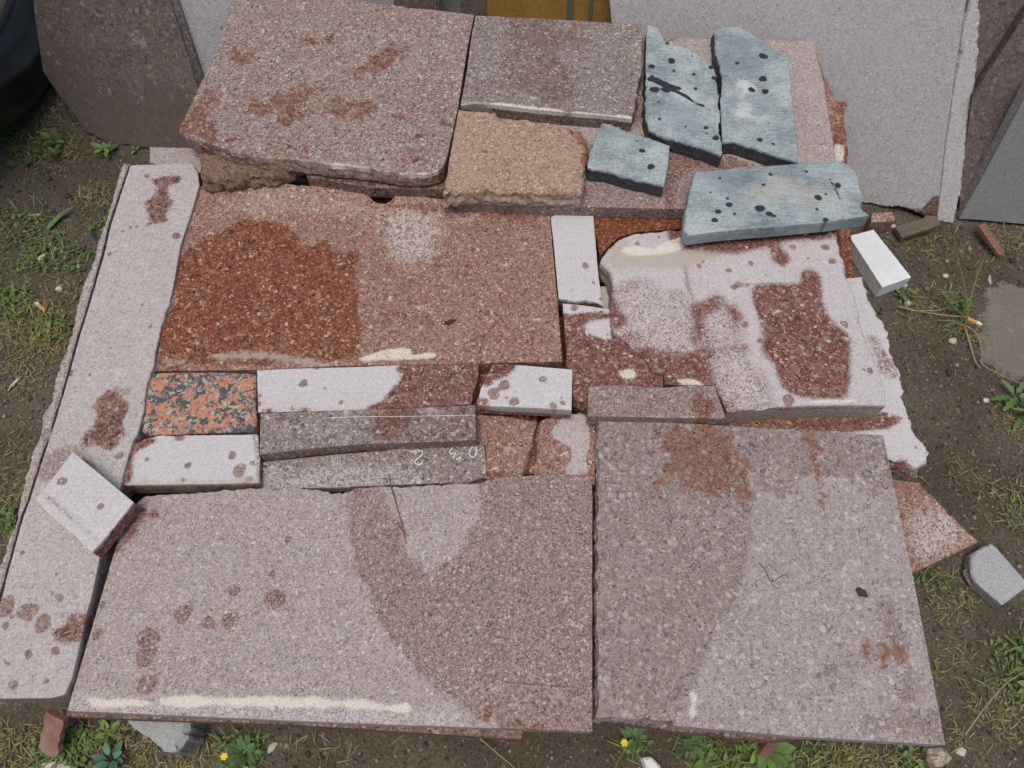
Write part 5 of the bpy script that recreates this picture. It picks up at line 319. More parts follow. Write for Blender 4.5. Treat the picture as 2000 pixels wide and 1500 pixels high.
BLOBS = [[-1.022, 1.069, 0.064, 0.6, 'g'], [-0.947, 0.99, 0.062, 0.8, 'g'], [-0.986, 0.964, 0.031, 0.7, 'g'], [-0.883, 0.983, 0.042, 0.7, 'g'], [-0.872, 0.902, 0.032, 1.2, 'y'], [-0.995, 0.89, 0.04, 1.3, 'g'], [-0.963, 0.865, 0.04, 1.0, 'g'], [-0.928, 0.812, 0.074, 1.8, 'y'], [-0.89, 0.818, 0.044, 1.1, 'g'], [-0.882, 0.772, 0.044, 1.4, 'y'], [-0.916, 0.706, 0.043, 0.8, 'y'], [-0.892, 0.689, 0.028, 0.8, 'y'], [-0.887, 1.145, 0.049, 1.0, 'y'], [-0.852, 1.069, 0.027, 0.7, 'g'], [-0.889, 0.581, 0.064, 0.35, 'y'], [-0.878, 0.484, 0.035, 1.2, 'y'], [-0.857, 0.428, 0.035, 1.6, 'g'], [-1.067, 1.3, 0.068, 0.8, 'g'], [-1.002, 1.269, 0.068, 0.8, 'y'], [-0.95, 1.331, 0.057, 0.5, 'y'], [-1.054, 1.378, 0.058, 0.5, 'y'], [-0.735, 0.087, 0.069, 1.6, 'y'], [-0.645, 0.094, 0.046, 1.6, 'g'], [-0.587, 0.073, 0.061, 1.6, 'y'], [-0.676, 0.066, 0.053, 1.4, 'g'], [-0.51, 0.073, 0.061, 0.9, 'y'], [-0.404, 0.073, 0.038, 1.4, 'g'], [-0.454, 0.056, 0.053, 0.5, 'y'], [-0.277, 0.094, 0.038, 0.3, 'y'], [0.18, 0.09, 0.025, 2.2, 'g'], [0.283, 0.08, 0.046, 0.9, 'g'], [0.374, 0.076, 0.046, 2.6, 'g'], [0.326, 0.059, 0.053, 0.9, 'g'], [0.474, 0.083, 0.061, 0.8, 'y'], [0.524, 0.066, 0.046, 1.6, 'y'], [0.456, 0.066, 0.068, 0.5, 'g'], [0.583, 0.059, 0.023, 1.3, 'g'], [0.668, 0.094, 0.023, 1.2, 'y'], [0.715, 0.303, 0.046, 1.2, 'y'], [0.687, 0.341, 0.03, 0.7, 'g'], [0.654, 0.189, 0.024, 1.0, 'y'], [0.7, 0.212, 0.024, 0.5, 'y'], [0.748, 0.129, 0.055, 1.3, 'y'], [0.794, 0.204, 0.048, 1.0, 'g'], [0.778, 0.166, 0.032, 1.0, 'g'], [0.792, 0.865, 0.035, 0.9, 'y'], [0.835, 0.877, 0.045, 0.7, 'y'], [0.778, 0.89, 0.025, 0.9, 'g'], [0.87, 0.818, 0.044, 1.2, 'y'], [0.876, 0.877, 0.03, 0.8, 'g'], [0.961, 0.761, 0.029, 0.2, 'y'], [0.855, 0.465, 0.062, 0.5, 'y'], [0.806, 0.512, 0.054, 0.25, 'y'], [0.91, 0.621, 0.046, 0.9, 'y'], [0.832, 1.029, 0.042, 0.35, 'y'], [0.891, 1.016, 0.052, 0.3, 'y'], [1.011, 1.029, 0.053, 0.7, 'y'], [0.867, 0.447, 0.035, 0.6, 'g'], [0.533, 0.073, 0.091, 0.4, 'y']]
WEEDS = [('bright green seedling with small leaves at the foot of the brown slab', [-0.8877, 1.2722, 0.0], 0.022, 9, 1), ('tiny green seedling right of the bright one', [-0.8297, 1.2798, 0.0], 0.011, 6, 2), ('round-leaved green weed in the shade by the tyre', [-1.0689, 1.2752, 0.0], 0.022, 2, 3), ('dark green weed cluster below the brown slab', [-1.0023, 1.292, 0.0], 0.024, 7, 4), ('round leaf weed at the left border', [-1.0693, 1.2303, 0.0], 0.02, 2, 5), ('low green weed in the shade, in front of the dark cluster', [-0.9921, 1.2497, 0.0], 0.02, 8, 6), ('five-leaved pale green rosette below the front left slab', [-0.6048, 0.098, 0.0], 0.024, 5, 7), ('blue-green leafy weed at the bottom border', [-0.5935, 0.0632, 0.0], 0.022, 8, 8), ('leafy green weed under the middle of the square slab', [0.3741, 0.0784, 0.0], 0.034, 16, 9), ('toothed dandelion plant at the right border', [0.9278, 0.6649, 0.0], 0.034, 6, 10), ('deep green leafy plant at the right border, below the dandelion', [0.9311, 0.6294, 0.0], 0.024, 12, 11), ('single-leaf seedling right of the lip of the left strip', [-0.8605, 1.061, 0.0], 0.012, 2, 12), ('green shoot at the bottom border right of centre', [0.2911, 0.0605, 0.0], 0.022, 4, 13), ('yellow-green plant in the right bottom corner', [0.7922, 0.1625, 0.0], 0.02, 10, 14), ('green weed at the right border beside the square slab', [0.8036, 0.2155, 0.0], 0.018, 7, 15)]
FERNS = [('feathery green weed with two yellow flowers below the front left slab', [-0.3962, 0.0729, 0.0], 0.035, 2, 1), ('feathery green weed below the gap between the front slabs', [0.1804, 0.0924, 0.0], 0.026, 1, 2), ('feathery weed under the left part of the square slab', [0.2756, 0.0854, 0.0], 0.026, 0, 3)]
TUFT = {'base': [0.8806, 0.8322, 0.0], 'blades': [[[0.8772, 0.829, 0.005], [0.8777, 0.8789, 0.05], [0.907, 0.9431, 0.09]], [[0.8811, 0.8325, 0.005], [0.8706, 0.8671, 0.05], [0.8414, 0.931, 0.09]], [[0.8722, 0.829, 0.005], [0.8404, 0.875, 0.03], [0.8028, 0.9234, 0.03]], [[0.869, 0.8243, 0.005], [0.8379, 0.8315, 0.012], [0.8078, 0.8258, 0.01]], [[0.8681, 0.8208, 0.005], [0.818, 0.7884, 0.02], [0.7876, 0.764, 0.01]], [[0.8678, 0.8383, 0.005], [0.8323, 0.8724, 0.025], [0.8317, 0.9, 0.02]], [[0.8675, 0.8407, 0.005], [0.872, 0.8454, 0.03], [0.885, 0.8572, 0.03]], [[0.8775, 0.8336, 0.005], [0.851, 0.8478, 0.03], [0.8427, 0.8462, 0.02]]]}
BLADE = [[-0.9594, 1.0534, 0.006], [-0.9383, 1.0795, 0.02], [-0.9129, 1.1182, 0.01]]
SPLINTER = [('reddish brown wood splinter below the grey leaning slab', [0.9593, 1.0527, 0.02], [0.99, 0.9878, 0.006], 0.018, 0.008, 'wood'), ('flat dirty board scrap beside the small stone cube', [0.7909, 1.0412, 0.008], [0.8784, 1.07, 0.012], 0.028, 0.01, 'old_wood')]
BOARD = [('pale wood scrap with red paint under the left corner of the pile', [[-0.6891, 0.1189, 0.05], [-0.6351, 0.1219, 0.055], [-0.6713, 0.0723, 0.01], [-0.694, 0.0723, 0.01]])]
OCHRE = {'o': [0.0963, 1.47, 0.0], 'w': 0.3, 'h': 0.62}
TYRE = {'o': [-1.1952, 1.49, 0.0]}
TUSK = [[0.3602, 0.0931, 0.1], [0.3751, 0.0931, 0.1], [0.3708, 0.0817, 0.1], [0.3665, 0.0704, 0.1]]

# ---------------------------------------------------------------- helpers
def link(o, parent=None):
    COL.objects.link(o)
    if parent: o.parent = parent
    return o
def tag(o, label, cat, group=None):
    o['label'] = label; o['category'] = cat
    if group: o['group'] = group
    return o
def mesh_obj(name, verts, faces, mat, parent=None, smooth=False, loc=None):
    me = bpy.data.meshes.new(name); me.from_pydata([tuple(v) for v in verts], [], faces); me.update()
    me.materials.append(MATS[mat])
    if smooth: me.polygons.foreach_set('use_smooth', [True] * len(me.polygons))
    o = bpy.data.objects.new(name, me)
    if loc is not None: o.location = loc
    return link(o, parent)
def empty(name, loc):
    o = bpy.data.objects.new(name, None); o.location = loc; o.empty_display_size = .02
    return link(o)

def vnoise(x, y, f, seed):
    x = x * f + seed * 7.13; y = y * f - seed * 3.71
    xi = np.floor(x); yi = np.floor(y); u = x - xi; v = y - yi
    u = u * u * (3 - 2 * u); v = v * v * (3 - 2 * v)
    def h(a, b):
        q = np.sin(a * 127.1 + b * 311.7 + seed * 17.3) * 43758.5453
        return q - np.floor(q)
    return (h(xi, yi) * (1 - u) + h(xi + 1, yi) * u) * (1 - v) + (h(xi, yi + 1) * (1 - u) + h(xi + 1, yi + 1) * u) * v
def fbm(x, y, f, seed, octv=4):
    s = 0; a = 1.; t = 0
    for i in range(octv):
        s = s + a * (vnoise(x, y, f * 2 ** i, seed + i) - .5); t += a; a *= .55
    return s / t * 2
def catmull(P, k=6):
    P = np.array(P); n = len(P); out = []
    for i in range(n):
        a, b, c, d = P[i - 1], P[i], P[(i + 1) % n], P[(i + 2) % n]
        for j in range(k):
            t = j / k
            out.append(.5 * ((2 * b) + (c - a) * t + (2 * a - 5 * b + 4 * c - d) * t * t + (3 * b - a - 3 * c + d) * t ** 3))
    return np.array(out)
def inside(x, y, P):
    r = np.zeros(len(x), bool); n = len(P)
    for i in range(n):
        x1, y1 = P[i]; x2, y2 = P[(i + 1) % n]
        if y1 == y2: continue
        c = ((y1 > y) != (y2 > y)) & (x < (x2 - x1) * (y - y1) / (y2 - y1) + x1)
        r ^= c
    return r
def sdf_poly(x, y, P):
    d = np.full(len(x), 1e9); n = len(P)
    for i in range(n):
        x1, y1 = P[i]; x2, y2 = P[(i + 1) % n]; ex, ey = x2 - x1, y2 - y1
        L = ex * ex + ey * ey + 1e-12
        t = np.clip(((x - x1) * ex + (y - y1) * ey) / L, 0, 1)
        d = np.minimum(d, (x - x1 - t * ex) ** 2 + (y - y1 - t * ey) ** 2)
    d = np.sqrt(d); return np.where(inside(x, y, P), d, -d)
CH = ('wet', 'drop', 'damp', 'rust', 'sand', 'cream', 'dust', 'cement')
CL = .03

def outline(pts, step, rough, seed):
    """densify; broken edges wander, sawn ones stay nearly straight"""
    out = []; fl = []; n = len(pts)
    for i in range(n):
        a = pts[i]; b = pts[(i + 1) % n]; L = math.hypot(b[0] - a[0], b[1] - a[1]); k = max(1, int(round(L / step)))
        for j in range(k):
            t = j / k; out.append((a[0] + (b[0] - a[0]) * t, a[1] + (b[1] - a[1]) * t)); fl.append(a[2] if j else max(a[2], pts[i - 1][2]) * (.5 if a[2] != pts[i - 1][2] else 1))
    P = np.array(out); F = np.array(fl, float)
    T = np.roll(P, -1, 0) - np.roll(P, 1, 0); T /= np.linalg.norm(T, axis=1)[:, None] + 1e-9
    N = np.stack([T[:, 1], -T[:, 0]], 1)
    d = (fbm(P[:, 0], P[:, 1], 55., seed, 4) * rough * 1.6 + fbm(P[:, 0], P[:, 1], 260., seed + 9, 2) * rough * .5) * F + fbm(P[:, 0], P[:, 1], 120., seed + 4, 2) * .0003 * (1 - F)
    return P + N * d[:, None], N, F

def slab_mesh(name, d, mat, seed, t, patches=(), side=None):
    res = d['res']; step = min(res, .0045) if res < .015 else .012
    P, N, F = outline(d['pts'], step, d['rough'], seed)
    n = len(P)
    cn = np.abs(fbm(P[:, 0], P[:, 1], 150., seed + 2, 3)) * 1.3 + .4
    big = np.clip(fbm(P[:, 0], P[:, 1], 28., seed + 5, 2) - .45, 0, 1) * 7
    chip = d['chip'] * (cn * (1 + .7 * F) + big)
    chip = np.minimum(chip, t * .45)
    top = P - N * chip[:, None]
    x0, y0 = top.min(0); x1, y1 = top.max(0)
    gx, gy = np.meshgrid(np.arange(x0 + res / 2, x1, res), np.arange(y0 + res / 2, y1, res * .87))
    gx = gx + (np.arange(gx.shape[0]) % 2)[:, None] * res * .5
    rs = np.random.RandomState(seed % 9999)
    gx = gx.ravel() + rs.uniform(-.15, .15, gx.size) * res; gy = gy.ravel() + rs.uniform(-.15, .15, gy.size) * res
    ok = inside(gx, gy, top)
    gx = gx[ok]; gy = gy[ok]
    vin = [Vector(p) for p in top] + [Vector(p) for p in zip(gx, gy)]
    r = delaunay_2d_cdt(vin, [(i, (i + 1) % n) for i in range(n)], [], 1, 1e-6)
    tv = np.array([(v.x, v.y) for v in r[0]]); tf = [tuple(f) for f in r[2]]
    nt_ = len(tv)
    # keep the top facing up
    if tf:
        a, b, c = (tv[i] for i in tf[0][:3])
        if (b[0] - a[0]) * (c[1] - a[1]) - (b[1] - a[1]) * (c[0] - a[0]) < 0: tf = [f[::-1] for f in tf]
    rows = [(top, t), (P, t - chip * .85)]
    zz = [.72, .48, .24] if res < .015 else [.5]
    for q in zz:
        o = fbm(P[:, 0] + q * 3.1, P[:, 1] - q * 2.3, 75., seed + 7, 3) * d['rough'] * 1.5 * F + fbm(P[:, 0] + q, P[:, 1], 300., seed + 8, 2) * .0006
        rows.append((P + N * (o + F * d['rough'] * (1 - q) * .9)[:, None], (t - chip * .85) * q + fbm(P[:, 0], P[:, 1] + q, 120., seed + 3, 2) * .002 * F))
    rows.append((P + N * (F * d['rough'] * .4)[:, None], np.zeros(n)))
    V = [np.column_stack([tv, np.full(nt_, t)])]; S = [np.zeros(nt_)]
    for k, (q, z) in enumerate(rows):
        V.append(np.column_stack([q, np.broadcast_to(z, (n,))])); S.append(np.full(n, 0. if k == 0 else (.35 if k == 1 else 1.)))
    V = np.concatenate(V); S = np.concatenate(S)
    faces = tf; base = nt_; idx = np.arange(n); nx = (idx + 1) % n
    for k in range(len(rows) - 1):
        a = base + k * n; b = base + (k + 1) * n
        faces += [(int(a + i), int(b + i), int(b + j), int(a + j)) for i, j in zip(idx, nx)]
    faces.append(tuple(int(base + (len(rows) - 1) * n + i) for i in idx[::-1]))
    me = bpy.data.meshes.new(name); me.from_pydata(V.tolist(), [], faces); me.update()
    me.materials.append(MATS[mat])
    x, y = V[:, 0], V[:, 1]
    A = {c: np.full(len(V), -CL) for c in CH}
    for q, (ch, kd, data, amp) in enumerate(patches):
        if kd == 'p':
            C = catmull(data) if len(data) > 4 else np.array(data)
            s = np.full(len(V), -CL)
            m = (x > C[:, 0].min() - .04) & (x < C[:, 0].max() + .04) & (y > C[:, 1].min() - .04) & (y < C[:, 1].max() + .04)
            if m.any():
                sv = sdf_poly(x[m], y[m], C)
                if amp: sv = sv + fbm(x[m], y[m], 38., seed + 31 * q, 4) * amp * 1.4
                s[m] = sv
        else:
            s = np.full(len(V), -CL)
            for (cx, cy, rr) in data:
                dx, dy = x - cx, y - cy; m = dx * dx + dy * dy < (rr + .03) ** 2
                an = np.arctan2(dy[m], dx[m])
                s[m] = np.maximum(s[m], 1.12 * rr * (1 + .10 * np.sin(2 * an + cx * 900) + .07 * np.sin(3 * an + cy * 700)) - np.hypot(dx[m], dy[m]) + fbm(x[m], y[m], 120., seed + q, 3) * amp)
        A[ch] = np.maximum(A[ch], np.clip(s, -CL, CL))
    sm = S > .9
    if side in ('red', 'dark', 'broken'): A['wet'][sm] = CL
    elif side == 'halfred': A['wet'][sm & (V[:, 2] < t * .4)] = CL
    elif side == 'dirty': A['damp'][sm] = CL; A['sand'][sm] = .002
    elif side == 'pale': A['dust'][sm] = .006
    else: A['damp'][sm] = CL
    low = sm & (V[:, 2] < t * .6)
    A['cream'][low] = -CL; A['sand'][low & (A['sand'] > .004)] = -CL
    for c in CH: me.attributes.new(c, 'FLOAT', 'POINT').data.foreach_set('value', A[c].astype(np.float32))
    me.attributes.new('side', 'FLOAT', 'POINT').data.foreach_set('value', S.astype(np.float32))
    return me

# ---------------------------------------------------------------- ground
def ground():
    a = np.arange(-1.7, 1.7001, .011); b = np.arange(-.35, 2.1001, .011)
    far = np.array([-300, -80, -25, -8, -3.5, -2.2]); farp = -far[::-1]
    xs = np.concatenate([far, a, farp]); ys = np.concatenate([far - 0, [-1.2, -.6], b, [2.5, 3.5, 8, 25, 80, 300]])
    X, Y = np.meshgrid(xs, ys); nx = len(xs); ny = len(ys)
    Z = fbm(X, Y, 4., 3, 3) * .012 + fbm(X, Y, 22., 5, 4) * .006 + fbm(X, Y, 85., 8, 2) * .0035
    Z = np.where((np.abs(X) < 2) & (Y > -.5) & (Y < 2.2), Z, 0) - .004
    V = np.column_stack([X.ravel(), Y.ravel(), Z.ravel()])
    i, j = np.meshgrid(np.arange(ny - 1), np.arange(nx - 1), indexing='ij'); k = (i * nx + j).ravel()
    F = np.column_stack([k, k + 1, k + nx + 1, k + nx]).tolist()
    o = mesh_obj('ground', V.tolist(), F, 'soil', smooth=True); o['kind'] = 'structure'; o['label'] = 'bare brown soil with sparse grass around the stone pile'
ground()
def gz(x, y):
    x = np.asarray(x, float); y = np.asarray(y, float)
    return fbm(x, y, 4., 3, 3) * .012 + fbm(x, y, 22., 5, 4) * .006 + fbm(x, y, 85., 8, 2) * .0035 - .004

# ---------------------------------------------------------------- stones
STONE = {}
for i, d in enumerate(SLABS):
    seed = 11 + i * 13
    me = slab_mesh(d['name'], d, d['mat'], seed, d['t'], d['patches'], d.get('side'))
    o = bpy.data.objects.new(d['name'], me)
    if 'uvn' in d:
        u, v, n = (Vector(q) for q in d['uvn'])
        M = Matrix((u, v, n)).transposed().to_4x4()
    else:
        n = Vector((0, 0, 1)); M = Matrix.Identity(4)
    M.translation = Vector(d['o']) - n * d['t']
    o.matrix_world = M
    link(o); tag(o, d['label'], d['cat'], d.get('group'))
    STONE[d['label']] = o
    for p in d['parts']:
        pm = slab_mesh(p['name'], p, p['mat'], seed + 5, p['t'], [], 'none')
        q = bpy.data.objects.new(p['name'], pm); link(q, o)
        q.location = (0, 0, d['t'] - p['off'] - p['t'])

# ---------------------------------------------------------------- marks on the strips
def ribbon(name, pts, wd, mat, parent, seed=0):
    C = []
    P = [Vector(p) for p in pts]
    for i in range(len(P) - 1):
        a = P[max(i - 1, 0)]; b = P[i]; c = P[i + 1]; d = P[min(i + 2, len(P) - 1)]
        for j in range(6):
            t = j / 6; C.append(.5 * ((2 * b) + (c - a) * t + (2 * a - 5 * b + 4 * c - d) * t * t + (3 * b - a - 3 * c + d) * t ** 3))
    C.append(P[-1]); V = []; F = []
    for i, p in enumerate(C):
        T = (C[min(i + 1, len(C) - 1)] - C[max(i - 1, 0)]); T.z = 0; T.normalize(); N = Vector((-T.y, T.x, 0))
        k = wd * (.65 + .6 * noise.noise(Vector((i * .7, seed, 0)))) if 0 < i < len(C) - 1 else wd * .3
        V += [p + N * k, p - N * k, p + N * k * .6 + Vector((0, 0, .0003)), p - N * k * .6 + Vector((0, 0, .0003))]
        if i:
            q = 4 * (i - 1); r = 4 * i
            F += [(q, r, r + 2, q + 2), (q + 2, r + 2, r + 3, q + 3), (q + 3, r + 3, r + 1, q + 1)]
    inv = parent.matrix_world.inverted()
    return mesh_obj(name, [inv @ v for v in V], F, mat, parent)
for s in STONE.values(): pass
chalk_stone = STONE['grey-red strip carrying chalk figures']
for k, s in enumerate(CHALK): ribbon('chalk_stroke', s, .0010, 'chalk', chalk_stone, k)
ribbon('saw_line', SAW_LINE, .0005, 'chalk', STONE['dark grey-red strip with a thin white saw line along it'], 9)

# ---------------------------------------------------------------- tubes: twigs and stalks
def tube_geo(pts, r0, r1, sides=6, sub=4):
    P = [Vector(p) for p in pts]; C = []
    for i in range(len(P) - 1):
        a = P[max(i - 1, 0)]; b = P[i]; c = P[i + 1]; d = P[min(i + 2, len(P) - 1)]
        for j in range(sub):
            t = j / sub; C.append(.5 * ((2 * b) + (c - a) * t + (2 * a - 5 * b + 4 * c - d) * t * t + (3 * b - a - 3 * c + d) * t ** 3))
    C.append(P[-1]); V = []; F = []; n = len(C)
    for i, p in enumerate(C):
        T = (C[min(i + 1, n - 1)] - C[max(i - 1, 0)]).normalized(); A = T.cross(Vector((0, 0, 1)))
        if A.length < 1e-4: A = Vector((1, 0, 0))
        A.normalize(); B_ = T.cross(A); r = r0 + (r1 - r0) * i / (n - 1)
        r *= 1 + .25 * noise.noise(p * 150)
        for k in range(sides):
            an = 2 * math.pi * k / sides; V.append(p + (A * math.cos(an) + B_ * math.sin(an)) * r)
        if i:
            for k in range(sides):
                a = (i - 1) * sides + k; b = (i - 1) * sides + (k + 1) % sides
                F.append((a, b, b + sides, a + sides))
    F.append(tuple(range(sides - 1, -1, -1))); F.append(tuple(range((n - 1) * sides, n * sides)))
    return V, F
def merge(geos):
    V = []; F = []
    for v, f in geos:
        k = len(V); V += list(v); F += [tuple(i + k for i in q) for q in f]
    return V, F
for lab, th, brs in TWIGS:
    base = Vector(brs[0][0]); stalk = 'soil' in lab or 'straw' in lab or 'stalk' in lab
    V, F = merge([tube_geo(b, th if k == 0 else th * .65, th * .4) for k, b in enumerate(brs)])
    o = mesh_obj('dry_stalk' if stalk else 'twig', [v - base for v in V], F, 'dry_stalk' if 'soil' in lab or 'straw' in lab else 'twig', smooth=True, loc=base)
    tag(o, lab, 'stalk' if stalk else 'twig')
for lab, ax, wd in LEAVES:
    P = [Vector(p) for p in ax]; base = P[0].copy(); V = []; F = []
    n = 9
    for i in range(n):
        t = i / (n - 1); p = P[0] * (1 - t) ** 2 + P[1] * 2 * t * (1 - t) + P[2] * t * t
        T = (P[2] - P[0]); T.z = 0; T.normalize(); N = Vector((-T.y, T.x, 0)); ww = wd * math.sin(math.pi * min(.97, t + .04)) ** .7
        for k in (-1, -.5, 0, .5, 1):
            V.append(p - base + N * ww * k + Vector((0, 0, .0035 * k * k * (1 + .5 * math.sin(i * 1.7)) + .001 * math.sin(i * 1.3))))
        if i:
            for k in range(4): a = (i - 1) * 5 + k; F.append((a, a + 1, a + 6, a + 5))
    o = mesh_obj('dry_leaf', V, F, 'dry_leaf', smooth=True, loc=base); tag(o, lab, 'leaf')
# ---------------------------------------------------------------- cigarette butts
for lab, a, b in BUTTS:
    a, b = Vector(a), Vector(b); g = float(gz((a.x + b.x) / 2, (a.y + b.y) / 2)); a.z = b.z = g + .0045
    L = (b - a).length; T = (b - a).normalized(); root = empty('cigarette_butt', a); tag(root, lab, 'cigarette butt')
    m = a + T * L * .3
    v, f = tube_geo([m - a, (m + b) / 2 - a, b - a], .0040, .0039, 12); mesh_obj('filter', v, f, 'filter', root, True)
    v, f = tube_geo([Vector((0, 0, 0)), (m - a) * .5, (m - a) * .995], .0033, .0039, 12); mesh_obj('paper_end', v, f, 'paper', root, True)
# ---------------------------------------------------------------- chips and pebbles told apart in the picture
def lump(rx, ry, rz, seed, lv=2):
    bm = bmesh.new(); bmesh.ops.create_icosphere(bm, subdivisions=lv, radius=1)
    for v in bm.verts:
        k = 1 + .45 * noise.noise(v.co * 1.4 + Vector((seed, seed * .7, 0))) + .15 * noise.noise(v.co * 4 + Vector((seed, 0, 0)))
        v.co = Vector((v.co.x * rx, v.co.y * ry, max(v.co.z, -.4) * rz)) * k
    V = [v.co.copy() for v in bm.verts]; F = [tuple(q.index for q in f.verts) for f in bm.faces]; bm.free(); return V, F
for k, (lab, p, a, b, rot) in enumerate(CHIPS):
    V, F = lump(a, b, min(a, b) * .8, k * 3.7); m = Matrix.Rotation(R(rot), 3, 'Z')
    o = mesh_obj('stone_chip', [m @ v for v in V], F, 'white_chip', loc=(p[0], p[1], float(gz(p[0], p[1])) + .002)); tag(o, lab, 'chip')
# ---------------------------------------------------------------- wood scraps
def plank(name, lab, a, b, wd, th, mat):
    a, b = Vector(a), Vector(b); T = (b - a); L = T.length; T.normalize(); N = Vector((-T.y, T.x, 0)).normalized(); U = T.cross(N) * -1
    if U.z < 0: U = -U
    V = []; F = []; n = 10
    for i in range(n + 1):
        t = i / n; p = T * L * t; k = wd * .5 * (1 + .25 * noise.noise(Vector((t * 4, wd * 99, 0)))) * (1 - .35 * (t > .95)) ; h = th
        j = .003 * noise.noise(Vector((t * 7, 3, wd * 50)))
        for s, z in ((-1, 0), (1, 0), (1, h), (.2, h * 1.12), (-1, h)): V.append(p + N * (k * s + j) + U * (z - th * .5))
        if i:
            for q in range(5): x = (i - 1) * 5 + q; y = (i - 1) * 5 + (q + 1) % 5; F.append((x, y, y + 5, x + 5))
    F.append((4, 3, 2, 1, 0)); F.append(tuple(range(n * 5, n * 5 + 5)))
    o = mesh_obj(name, V, F, mat, loc=a); tag(o, lab, 'wood scrap'); return o
for lab, a, b, wd, th, mat in SPLINTER: plank('wood_splinter', lab, a, b, wd, th, mat)
for lab, q in BOARD:
    a = (Vector(q[0]) + Vector(q[1])) / 2; b = (Vector(q[2]) + Vector(q[3])) / 2; plank('wood_scrap', lab, a, b, .032, .010, 'painted_wood')
T0 = [Vector(p) for p in TUSK]
plank('wood_splinter', 'pointed reddish splinter hanging out under the square slab', (T0[0] + T0[1]) / 2, T0[3] - Vector((0, 0, .08)), .018, .012, 'painted_wood')
# ---------------------------------------------------------------- ochre panel behind the pile
oc = empty('ochre_panel', OCHRE['o']); tag(oc, 'ochre painted metal panel with dull green stripes, behind the rear slabs', 'panel')
oc.rotation_euler = (R(-14), 0, 0)
def box(x0, x1, y0, y1, z0, z1, bev=.003):
    bm = bmesh.new(); bmesh.ops.create_cube(bm, size=1)
    for v in bm.verts: v.co = Vector(((x0 + x1) / 2 + v.co.x * (x1 - x0), (y0 + y1) / 2 + v.co.y * (y1 - y0), (z0 + z1) / 2 + v.co.z * (z1 - z0)))
    if bev: bmesh.ops.bevel(bm, geom=bm.edges[:], offset=bev, segments=2, affect='EDGES', profile=.5)
    V = [v.co.copy() for v in bm.verts]; F = [tuple(q.index for q in f.verts) for f in bm.faces]; bm.free(); return V, F
W_ = OCHRE['w']
mesh_obj('sheet', *box(-W_ * .5, W_ * .5, 0, .02, 0, OCHRE['h']), 'ochre_paint', oc)
for x, k in ((.028, .014), (.072, .009)): mesh_obj('stripe', *box(x - k / 2, x + k / 2, -.003, .003, .002, OCHRE['h'] - .002, .001), 'stripe_paint', oc)
# ---------------------------------------------------------------- tyre
ty = empty('tyre', (TYRE['o'][0], TYRE['o'][1], 0)); tag(ty, 'black wet car tyre standing at the top left corner', 'tyre')
def lathe(prof, n):
    V = []; F = []; m = len(prof)
    for i in range(n):
        a = 2 * math.pi * i / n
        for r, y in prof: V.append(Vector((r * math.cos(a), y, r * math.sin(a))))
        for k in range(m):
            p = i * m + k; q = i * m + (k + 1) % m; s = ((i + 1) % n) * m
            F.append((p, q, s + (k + 1) % m, s + k))
    return V, F
prof = [(.195, -.07), (.20, -.085), (.215, -.095), (.235, -.102), (.238, -.106), (.244, -.106), (.247, -.103), (.27, -.104), (.29, -.098), (.305, -.085), (.310, -.06), (.312, 0), (.310, .06), (.305, .085), (.28, .10), (.24, .104), (.21, .095), (.195, .07), (.205, .06), (.26, .08), (.285, .05), (.29, 0), (.285, -.05), (.26, -.08), (.205, -.06)]
RX = Matrix.Rotation(R(90 - 3), 3, 'Z')
TS = 1.5
V, F = lathe(prof, 96); V = [(RX @ v + Vector((0, 0, .312))) * TS for v in V]
mesh_obj('carcass', V, F, 'rubber', ty, True)
geos = []
for i in range(60):
    a = 2 * math.pi * i / 60
    for y0, y1, sk in ((-.088, -.052, .3), (-.044, -.006, -.25), (.006, .044, .25), (.052, .088, -.3)):
        v, f = box(-.012, .012, y0, y1, 0, .009, .002)
        v = [Vector((q.x + sk * (q.y - (y0 + y1) / 2), q.y, q.z - (.012 if abs(q.y) > .07 else 0))) for q in v]
        m = Matrix.Rotation(-a, 3, 'Y') @ Matrix.Identity(3)
        geos.append(([(RX @ (m @ Vector((q.x, q.y, q.z + .3105))) + Vector((0, 0, .312))) * TS for q in v], f))
V, F = merge(geos); tr = mesh_obj('tread', V, F, 'rubber', ty); tr['kind'] = 'stuff'

# ---------------------------------------------------------------- plants
random.seed(5)
def leafgeo(base, dirv, L, wd, bend, n=5, up=Vector((0, 0, 1)), cup=.25, tooth=0.):
    T = dirv.normalized(); N = T.cross(up)
    if N.length < 1e-4: N = Vector((1, 0, 0))
    N.normalize(); U = N.cross(T); V = []; F = []
    for i in range(n + 1):
        t = i / n; p = base + T * L * t + U * (-bend * L * t * t)
        w_ = wd * (math.sin(math.pi * min(.98, t * .92 + .06)) ** .8) * (1 + tooth * (1 if i % 2 else -1))
        V += [p - N * w_ + U * cup * w_, p, p + N * w_ + U * cup * w_]
        if i: a = 3 * (i - 1); F += [(a, a + 1, a + 4, a + 3), (a + 1, a + 2, a + 5, a + 4)]
    return V, F
def plantmesh(name, geos, cols, mat, parent=None, loc=None):
    V = []; F = []; C = []
    for (v, f), c in zip(geos, cols):
        k = len(V); V += list(v); F += [tuple(i + k for i in q) for q in f]; C += [c] * len(v)
    o = mesh_obj(name, V, F, mat, parent, True, loc)
    a = o.data.attributes.new('tint', 'FLOAT_COLOR', 'POINT'); a.data.foreach_set('color', np.array([(*c, 1) for c in C], np.float32).ravel())
    return o
def gcol(y=0.):
    k = random.uniform(.8, 1.75); return ((.070 + .085 * y) * k, (.125 + .015 * y) * k, (.030 + .012 * y) * k)
